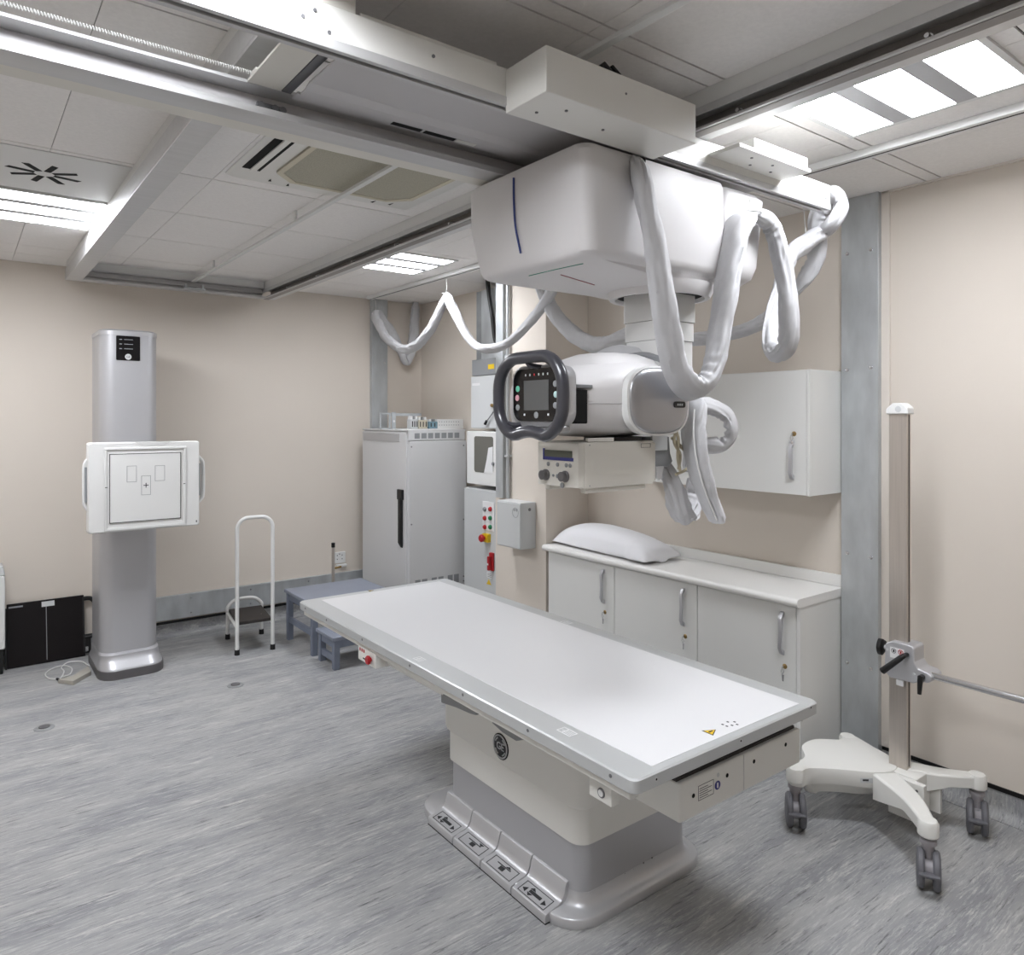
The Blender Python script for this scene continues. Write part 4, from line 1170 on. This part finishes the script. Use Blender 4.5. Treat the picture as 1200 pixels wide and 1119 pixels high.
# ------------------------------------------------------------------ electrical panels on the right wall (far of the pier)
EX = 3.05
vd = thing('vertical_trunking', 'galvanised vertical trunking rising above the electrical panels', 'trunking', (3.15, 4.4, 1.97))
bx('duct', 'galv_dark', vd, EX + .02, XR, 4.20, 4.475, 1.985, 2.49, .002)
bx('lid', 'galv', vd, EX + .012, EX + .02, 4.19, 4.40, 1.985, 2.49, .001)
jb = thing('junction_box', 'grey junction box with yellow label under the vertical trunking', 'electrical box', (3.15, 4.35, 1.87))
bx('body', 'grey_mid', jb, EX, XR, 4.08, 4.505, 1.868, 1.985, .003)
q0, q1 = onx(572, 427, EX), onx(579, 432, EX)
bx('label_sticker', 'yellow', jb, EX - .001, EX, q1.y, q0.y, q1.z, q0.z, smooth=False)
ub = thing('isolator_box', 'grey upper electrical box with small lever', 'electrical box', (3.15, 4.35, 1.478))
bx('body', 'grey_box', ub, EX + .012, XR, 4.08, 4.51, 1.478, 1.866, .003)
bx('door', 'grey_box', ub, EX, EX + .012, 4.08, 4.517, 1.482, 1.862, .004)
B().cyl(onx(577, 475, EX) + Vector((0, 0, 0)), onx(577, 475, EX) + Vector((-.012, 0, 0)), .012, n=14).build('lock', 'brass', ub)
B().cyl(onx(581, 481, EX) + Vector((-.012, 0, 0)), onx(572, 495, EX) + Vector((-.02, 0, 0)), .004, n=8).build('lever', 'alu_dark', ub)
B().cyl(onx(573, 493, EX) + Vector((-.02, 0, 0)), onx(571, 497, EX) + Vector((-.02, 0, 0)), .009, .011, n=12).build('lever_knob', 'black', ub)
bx('brand_strip', 'paper', ub, EX - .0008, EX, 4.40, 4.50, 1.795, 1.812, smooth=False)
gd = thing('glove_dispenser', 'white wall cupboard with a dark window between electrical boxes', 'dispenser', (3.15, 4.35, 1.07))
bx('body', 'white', gd, EX - .02, XR, 4.08, 4.545, 1.068, 1.458, .006)
q0, q1 = onx(556, 511, EX - .02), onx(578, 555, EX - .02)
wn = B().prism([(q[0], q[1]) for q in rrect((q0.y + q1.y) / 2, (q0.z + q1.z) / 2, abs(q0.y - q1.y) / 2, abs(q0.z - q1.z) / 2, .02, 4)], 'yz', EX - .0225, EX - .0195).build('window', 'pane', gd)
e = EX - .0235
B().prism([(q1.y, q1.z), (q1.y + .11, q1.z), (q1.y + .075, q1.z + .10), (q1.y + .055, q0.z - .08), (q1.y, q0.z - .07)], 'yz', e, e + .001).build('glove_box', 'paper', gd, smooth=False)
B().cyl((EX - .022, 4.20, 1.23), (EX - .032, 4.20, 1.23), .012, n=12).build('catch', 'grey_mid', gd)
mp_ = thing('main_switch_panel', 'tall light grey control panel with indicator lamps and emergency stop', 'electrical panel', (3.15, 4.35, .2))
bx('body', 'grey_box', mp_, EX, XR, 4.08, 4.58, .20, 1.038, .003)
dr2 = bx('door', 'grey_box', mp_, EX - .012, EX, 4.09, 4.59, .205, 1.03, .004)
E2 = EX - .012
q0, q1 = onx(566, 587, E2), onx(579.5, 623, E2)
lp = bx('lamp_plate', 'paper', dr2, E2 - .004, E2, q1.y, q0.y, q1.z, q0.z, .001)
for r_, row in enumerate((('green', 'red'), ('red', 'green'), ('red', 'green'))):
    for c_, m in enumerate(row):
        u_, v_ = (569, 575.5)[c_], (596.5, 607, 617.5)[r_]
        q = onx(u_, v_, E2)
        B().lathe((E2 - .004, q.y, q.z), [(.017, 0), (.017, .006), (.013, .014), (.006, .017)], XM, 18).build('indicator_lamp', m if not (r_ == 0 and c_ == 0) else 'grey_mid', lp)
q = onx(572, 630, E2)
ey = bx('stop_plate', 'yellow', dr2, E2 - .03, E2, q.y - .035, q.y + .035, q.z - .03, q.z + .03, .003)
B().lathe((E2 - .03, q.y + .005, q.z), [(.012, 0), (.012, .012), (.026, .016), (.028, .03), (.02, .038)], XM, 22).build('stop_button', 'red', ey)
q = onx(577.5, 658, E2)
bx('switch_base', 'red', dr2, E2 - .02, E2, q.y - .022, q.y + .022, q.z - .065, q.z + .065, .006)
bx('switch_handle', 'red', dr2, E2 - .045, E2 - .02, q.y - .012, q.y + .012, q.z - .06, q.z + .04, .006)
bx('switch_mark', 'paper', dr2, E2 - .0465, E2 - .045, q.y - .008, q.y + .008, q.z - .02, q.z - .008, smooth=False)
q = onx(574, 674, E2)
bx('notice', 'paper', dr2, E2 - .001, E2, q.y - .035, q.y + .035, q.z - .02, q.z + .02, smooth=False)
for k in range(3):
    bx('notice_line', 'print', dr2, E2 - .0016, E2 - .001, q.y - .025, q.y + .025, q.z - .013 + k * .011, q.z - .010 + k * .011, smooth=False)
q = onx(573, 682, E2)
tri('warning_triangle', 'yellow', dr2, 'yz', [(q.y - .03, q.z - .018), (q.y + .03, q.z - .018), (q.y + .0, q.z + .022)], E2 - .001, .001)
# black cable in front of pier
bc = thing('black_cable', 'flat black cable dropping from ceiling behind the wall pier', 'cable', (3.1, 4.15, 2.0))
B().tube(spline([onx(571, 322, 3.025), onx(573, 345, 3.025), onx(577, 370, 3.025), onx(581, 400, 3.025), (3.025, 4.06, 2.0)], .02), .020, 10, flat=.8).build('cable', 'black', bc)

# ------------------------------------------------------------------ pier: conduit and box
pt = thing('pier_trunking', 'bright galvanised trunking running down the wall pier to the control box', 'trunking', (PX, 3.9, 1.03))
bx('trunk', 'galv', pt, PX - .035, PX, 3.855, 3.935, 1.028, ZC, .002)
B().tube([(PX - .02, 3.82, 1.028), (PX - .02, 3.82, ZC)], .012, 12).build('conduit', 'galv', pt)
for z in (1.95, 1.3):
    bx('clip', 'galv', pt, PX - .035, PX, 3.80, 3.84, z, z + .015, .001)
cbx = thing('control_box', 'light grey steel box mounted on the wall pier', 'electrical box', (2.83, 3.68, .74))
bx('body', 'grey_box', cbx, 2.772, PX, 3.555, 3.80, .74, 1.028, .003)
bx('lid', 'grey_box', cbx, 2.766, 2.772, 3.557, 3.798, .745, 1.02, .002)
B().lathe((2.84, 3.555, .985), [(.010, 0), (.010, .003), (.006, .006)], YM, 14).build('lock', 'alu_dark', cbx)
q = onx(604, 600, 2.766)
B().tube([(2.7655, q.y + .03 * math.cos(a), q.z - .004 + .03 * math.sin(a)) for a in (2 * math.pi * i / 24 for i in range(24))], .0012, 5, True).build('logo_ring', 'grey_mid', cbx)
for k, dy in enumerate((.014, .0, -.014)):
    bx('logo_bar', 'grey_mid', cbx, 2.7652, 2.7662, q.y + dy - .003, q.y + dy + .003, q.z + .004, q.z + .02, smooth=False)

# ------------------------------------------------------------------ cupboards
DY = [1.747, 2.296, 2.862, 3.428]
KF = 2.885
labs = ['white base cupboard nearest the galvanised post', 'white base cupboard in the middle of the three', 'white base cupboard beside the wall pier, under the pillow']


def bow_handle(par, x, y, z0, z1):
    b_ = B()
    L_ = z1 - z0
    pts_ = [(x, z0 - .004), (x - .012, z0 + .004), (x - .024, z0 + .028), (x - .020, (z0 + z1) / 2), (x - .024, z1 - .028), (x - .012, z1 - .004), (x, z1 + .004), (x, z1 - .016), (x - .012, z1 - .026), (x - .013, (z0 + z1) / 2), (x - .012, z0 + .026), (x, z0 + .016)]
    b_.prism(pts_, 'xz', y - .009, y + .009)
    return b_.build('handle', 'silver_paint', par, .0015)


def key_lock(par, x, y, z):
    k_ = B().lathe((x, y, z), [(.011, 0), (.011, .002), (.008, .004)], XM, 16).build('lock', 'brass', par)
    B().box(x - .022, x - .004, y - .001, y + .001, z - .004, z + .004).build('key', 'chrome', par)
    B().tube([(x - .024, y, z - .004), (x - .018, y + .008, z - .018), (x - .014, y + .004, z - .034), (x - .018, y - .006, z - .018)], .0016, 6, True).build('key_ring', 'chrome', par)
    B().prism([(y - .005, z - .034), (y + .005, z - .034), (y + .003, z - .062), (y - .003, z - .062)], 'yz', x - .016, x - .0145).build('spare_key', 'chrome', par)
    return k_


for i in range(3):
    y0, y1 = DY[i], DY[i + 1]
    t = thing('base_cupboard', labs[i], 'cupboard', (3.06, (y0 + y1) / 2, 0), 'white base cupboards')
    bx('carcass', 'laminate', t, KF + .02, XR - .002, y0 + (.018 if i == 0 else 0), y1, .07, .742, .001)
    if i == 0:
        bx('side_panel', 'laminate', t, KF, XR - .002, y0, y0 + .018, 0, .742, .0015)
    d_ = bx('door', 'laminate', t, KF, KF + .018, y0 + (.02 if i == 0 else .002), y1 - .002, .075, .738, .002)
    bx('plinth', 'laminate', t, KF + .04, KF + .055, y0 + .018, y1, 0, .07, smooth=False)
    hy_ = y0 + .085
    bow_handle(d_, KF, hy_, .52, .705)
    key_lock(d_, KF, hy_ - .012, .47)
wt = thing('worktop', 'long white worktop with rolled front edge on the base cupboards', 'worktop', (3.06, 2.6, .742))
prof = [(XR - .002, .742), (KF - .012, .742)]
for k in range(7):
    a = math.pi * k / 6
    prof.append((KF - .012 - .019 * math.sin(a), .761 - .019 * math.cos(a)))
prof += [(XR - .002, .78)]
B().prism(prof, 'xz', DY[0] - .004, PY0 - .002).build('slab', 'worktop', wt)
bx('upstand', 'worktop', wt, XR - .02, XR - .002, DY[0] + .0, PY0 - .002, .78, .835, .004)

for i, (y0, y1, lb) in enumerate(((1.745, 2.325, 'white wall cupboard beside the galvanised post'), (2.335, 2.93, 'white wall cupboard mostly hidden behind the tube head'))):
    t = thing('wall_cupboard', lb, 'cupboard', (3.1, (y0 + y1) / 2, 1.215), 'white wall cupboards')
    bx('carcass', 'laminate', t, 2.973, XR - .002, y0, y1, 1.215, 1.77, .0015)
    d_ = bx('door', 'laminate', t, 2.955, 2.973, y0 + .016, y1 - .002, 1.217, 1.768, .0015)
    bx('edge_strip', 'laminate', t, 2.955, 2.973, y0, y0 + .014, 1.215, 1.77, .001)
    bow_handle(d_, 2.955, y0 + .082, 1.285, 1.455)
    key_lock(d_, 2.955, y0 + .074, 1.487)

# pillow
pl = B()
NX, NY = 22, 40
ax0, ax1, ay0, ay1 = 2.90, 3.20, 2.62, 3.445
top_, bot_ = [], []
for i in range(NX + 1):
    rt, rb = [], []
    for j in range(NY + 1):
        a, b_ = i / NX * 2 - 1, j / NY * 2 - 1
        # pinched corners
        px = (ax0 + ax1) / 2 + a * (ax1 - ax0) / 2 * (1 - .06 * (1 - abs(b_) ** 3) * 0 - .05 * b_ * b_ * (1 - a * a))
        py = (ay0 + ay1) / 2 + b_ * (ay1 - ay0) / 2 * (1 - .03 * (1 - a * a) * 0) + .0
        px += .025 * b_ - .012 * (b_ < -.6)
        hh = (max(0, 1 - abs(a) ** 2.6) * max(0, 1 - abs(b_) ** 2.8)) ** .55
        wrk = noise.noise(Vector((px * 9, py * 6, 1.3))) * .010 + noise.noise(Vector((px * 22 + py * 10, py * 5, 4.3))) * .006
        rt.append((px, py, .786 + .018 * (1 - hh) + hh * (.135 + .015 * b_) + wrk * (1.1 - .5 * hh)))
        rb.append((px, py, .7815 + .016 * (1 - hh) * (abs(a) > .2)))
    top_.append(rt); bot_.append(rb)
vt = [[pl.bm.verts.new(p_) for p_ in r] for r in top_]
vb = [[pl.bm.verts.new(p_) for p_ in r] for r in bot_]
for i in range(NX):
    for j in range(NY):
        pl.bm.faces.new((vt[i][j], vt[i + 1][j], vt[i + 1][j + 1], vt[i][j + 1]))
        pl.bm.faces.new((vb[i][j], vb[i][j + 1], vb[i + 1][j + 1], vb[i + 1][j]))
for i in range(NX):
    pl.bm.faces.new((vt[i][0], vb[i][0], vb[i + 1][0], vt[i + 1][0])); pl.bm.faces.new((vt[i][NY], vt[i + 1][NY], vb[i + 1][NY], vb[i][NY]))
for j in range(NY):
    pl.bm.faces.new((vt[0][j], vt[0][j + 1], vb[0][j + 1], vb[0][j])); pl.bm.faces.new((vt[NX][j], vb[NX][j], vb[NX][j + 1], vt[NX][j + 1]))
po = pl.build('pillow', 'linen', None, ang=80)
md = po.modifiers.new('subsurf', 'SUBSURF'); md.levels = 1; md.render_levels = 1
tag(po, 'white pillow lying on the worktop beside the wall pier', 'pillow')

# ------------------------------------------------------------------ mobile stand
ms = thing('mobile_stand', 'white four-wheeled stand with steel post and clamp by the right wall', 'stand', (2.83, 1.35, 0))
W = [Vector((2.565, 1.575, 0)), Vector((2.585, 1.10, 0)), Vector((3.065, 1.13, 0)), Vector((3.0, 1.60, 0))]


def smooth2(pts_, step=.015): return [(v.x, v.y) for v in spline([(p_[0], p_[1], 0) for p_ in pts_], step, True)]


plate = smooth2([(2.535, 1.575), (2.555, 1.545), (2.60, 1.54), (2.68, 1.47), (2.76, 1.38), (2.83, 1.335), (2.90, 1.345), (2.955, 1.40), (2.985, 1.48), (3.025, 1.585), (3.01, 1.615), (2.98, 1.61), (2.94, 1.60), (2.86, 1.665), (2.76, 1.665), (2.68, 1.605), (2.61, 1.60), (2.565, 1.607)])
def offset(poly, k):
    cx_ = sum(p_[0] for p_ in poly) / len(poly); cy_ = sum(p_[1] for p_ in poly) / len(poly)
    return [(cx_ + (x - cx_) * k, cy_ + (y - cy_) * k) for x, y in poly]


B().loft([[(x, y, .150) for x, y in offset(plate, .97)], [(x, y, .156) for x, y in plate], [(x, y, .205) for x, y in plate], [(x, y, .213) for x, y in offset(plate, .985)], [(x, y, .214) for x, y in offset(plate, .95)]]).build('base_plate', 'cream_white', ms, ang=50)
# deep front skirt under the plate
under = offset(plate, .74)
sk = B().loft([[(x, y, .105) for x, y in offset(under, .86)], [(x, y, .115) for x, y in offset(under, .95)], [(x, y, .152) for x, y in offset(under, 1.05)]]).build('skirt', 'cream_white', ms, ang=50)
# arms to the near casters
def arm(p0, p1, bend, w0, w1):
    P = spline([p0, bend, p1], .015)
    b_ = B()
    rings_ = []
    n_ = len(P)
    for i, c in enumerate(P):
        t_ = (P[min(i + 1, n_ - 1)] - P[max(i - 1, 0)]).normalized(); nn = Vector((-t_.y, t_.x, 0))
        f_ = i / (n_ - 1)
        hw = w0 + (w1 - w0) * f_
        dep = .10 - .055 * min(1, f_ * 1.8)
        zt_ = .213
        rings_.append([c + nn * hw + ZM * (zt_ - .006), c + nn * (hw - .006) + ZM * zt_, c - nn * (hw - .006) + ZM * zt_, c - nn * hw + ZM * (zt_ - .006), c - nn * hw + ZM * (zt_ - dep), c + nn * hw + ZM * (zt_ - dep)])
    b_.loft(rings_)
    return b_.build('arm', 'cream_white', ms, .003, ang=40)


arm(Vector((2.80, 1.345, 0)), W[1], Vector((2.70, 1.205, 0)), .05, .024)
arm(Vector((2.93, 1.33, 0)), W[2], Vector((2.985, 1.225, 0)), .045, .024)
br_ = bx('post_bracket', 'cream_white', ms, 2.82, 2.845, 1.215, 1.345, .06, .205, .003)
bx('post_bracket', 'cream_white', ms, 2.955, 2.975, 1.215, 1.345, .06, .205, .003)
bx('post_foot', 'cream_white', ms, 2.845, 2.955, 1.25, 1.345, .065, .21, .003)
for (y, z) in ((1.24, .18), (1.32, .175), (1.24, .10), (1.32, .095)):
    B().cyl((2.82, y, z), (2.818, y, z), .005, n=12).build('bolt', 'alu_dark', ms)
q = onz(1000, 914, .17)
B().box(-.03, .03, -.001, .001, -.009, .009, Matrix.Translation((2.752, 1.385, .182)) @ Matrix.Rotation(math.radians(-40), 4, 'Z')).build('label_sticker', 'grey_box', ms, smooth=False)
B().box(-.022, .0, -.0016, .0016, -.002, .005, Matrix.Translation((2.752, 1.385, .182)) @ Matrix.Rotation(math.radians(-40), 4, 'Z')).build('label_print', 'print_dark', ms, smooth=False)
# casters
wheel_me = None
for k, c in enumerate(W):
    B().lathe(c + ZM * .162, [(.028, 0), (.033, .005), (.033, .042), (.027, .053), (.015, .056)], n=20).build('caster_boss', 'cream_white', ms)
    cs = B().lathe(c + ZM * .118, [(.020, 0), (.020, .018), (.026, .020), (.026, .034), (.016, .036), (.016, .046)], n=18).build('caster', 'caster_hub', ms)
    ang_ = math.radians([217, 205, 202, 195][k])
    fd = Vector((math.cos(ang_), math.sin(ang_), 0)); sdv = Vector((-fd.y, fd.x, 0))
    ctr = c + fd * .022 + ZM * .062
    for s_ in (1, -1):
        B().lathe(ctr + sdv * (s_ * .012), [(.030, 0), (.056, .0), (.062, .006), (.062, .016), (.056, .022), (.042, .024), (.012, .020)], sdv * s_, 26).build('wheel', 'caster_grey', cs)
    B().cyl(ctr - sdv * .012, ctr + sdv * .012, .030, n=18).build('hub', 'caster_hub', cs)
    B().cyl(c + ZM * .07, c + ZM * .12, .018, n=16).build('fork', 'caster_hub', cs)
    M_ = Matrix.Translation(ctr + fd * .058 + ZM * .012) @ Matrix((fd, sdv, ZM)).transposed().to_4x4()
    B().box(-.012, .016, -.030, .030, -.004, .004, M_).build('brake_pedal', 'caster_grey', cs, .002)
# post
PXm, PYm = 2.905, 1.34
B().box(PXm - .017, PXm + .017, PYm - .034, PYm + .034, .21, 1.575).build('post', 'steel', ms, .002)
bx('post_groove', 'brown_top', ms, PXm - .004, PXm + .004, PYm - .0346, PYm - .033, .22, 1.57, smooth=False)
bt = [(PYm - .042, 1.572), (PYm + .042, 1.572), (PYm + .042, 1.592), (PYm + .018, 1.615), (PYm - .02, 1.615), (PYm - .04, 1.597)]
pcp = B().prism(bt, 'yz', PXm - .026, PXm + .03).build('post_cap', 'white', ms, .005)
B().lathe((PXm - .026, PYm - .005, 1.592), [(.012, 0), (.011, .001)], XM, 18).build('cap_button', 'grey_box', pcp)
# clamp head
HX = 2.862
hq = lambda u, v: onx(u, v, HX)
cl_pts = [hq(u, v) for u, v in ((1037, 754), (1045, 751), (1068, 757), (1071, 760), (1071, 776), (1076, 784), (1086, 788), (1092, 793), (1092, 798), (1087, 801), (1079, 799), (1070, 801), (1043, 794), (1036, 787))]
ch_ = B().prism([(q.y, q.z) for q in cl_pts], 'yz', HX, PXm + .045).build('clamp_head', 'silver_paint', ms, .006, seg=3)
q = hq(1029, 759)
B().loft([[(HX + .03 + r * math.cos(t), q.y + dy, q.z + r * 1.0 * math.sin(t) * (1 + .15 * math.cos(3 * t))) for t in (2 * math.pi * i / 24 for i in range(24))] for dy, r in ((-.012, .02), (-.006, .030), (.008, .030), (.012, .022))]).build('clamp_knob', 'black', ch_, ang=50)
B().cyl((HX + .03, q.y - .03, q.z), (HX + .03, q.y, q.z), .009, n=12).build('knob_shaft', 'alu', ch_)
q0, q1 = hq(1063, 767), hq(1039, 784)
B().tube([q0 + XM * .0, q0 + XM * .03, q0.lerp(q1, .1) + XM * .034, q1 + XM * .034], [.008, .009, .0105, .0125], 14).build('lever', 'black', ch_)
q0, q1 = hq(1081, 793), hq(1080, 812)
B().tube([q0, q0 + XM * .016, q0.lerp(q1, .2) + XM * .018, q1 + XM * .018], [.010, .011, .0095, .007], 12).build('lock_lever', 'black', ch_)
q = hq(1050, 763)
lbp = bx('label_plate', 'paper', ch_, HX - .001, HX, q.y - .03, q.y + .022, q.z - .028, q.z + .012, smooth=False)
for (dy, m) in ((.008, 'grey_mid'), (-.018, 'red')):
    B().tube([(HX - .0016, q.y + dy + .0085 * math.cos(a), q.z + .0085 * math.sin(a)) for a in (2 * math.pi * i / 20 for i in range(20))], .0014, 5, True).build('sign_ring', m, lbp)
    bx('sign_mark', 'print_dark' if m != 'red' else 'red', lbp, HX - .002, HX - .001, q.y + dy - .003, q.y + dy + .003, q.z - .005, q.z + .004, smooth=False)
for (u, v) in ((1040, 761), (1040, 777), (1071, 790)):
    q = hq(u, v); B().cyl(q, q + XM * .0015, .005, n=12).build('rivet', 'grey_box', ch_)
q = hq(1090, 794)
B().cyl((HX + .028, q.y + .03, q.z), (HX + .028, .45, q.z), .0125, n=18).build('rod', 'chrome', ms)
bx('lower_tag', 'paper', ch_, HX + .002, HX + .01, hq(1058, 799).y, hq(1050, 799).y, hq(1050, 800).z - .008, hq(1050, 796).z, smooth=False)
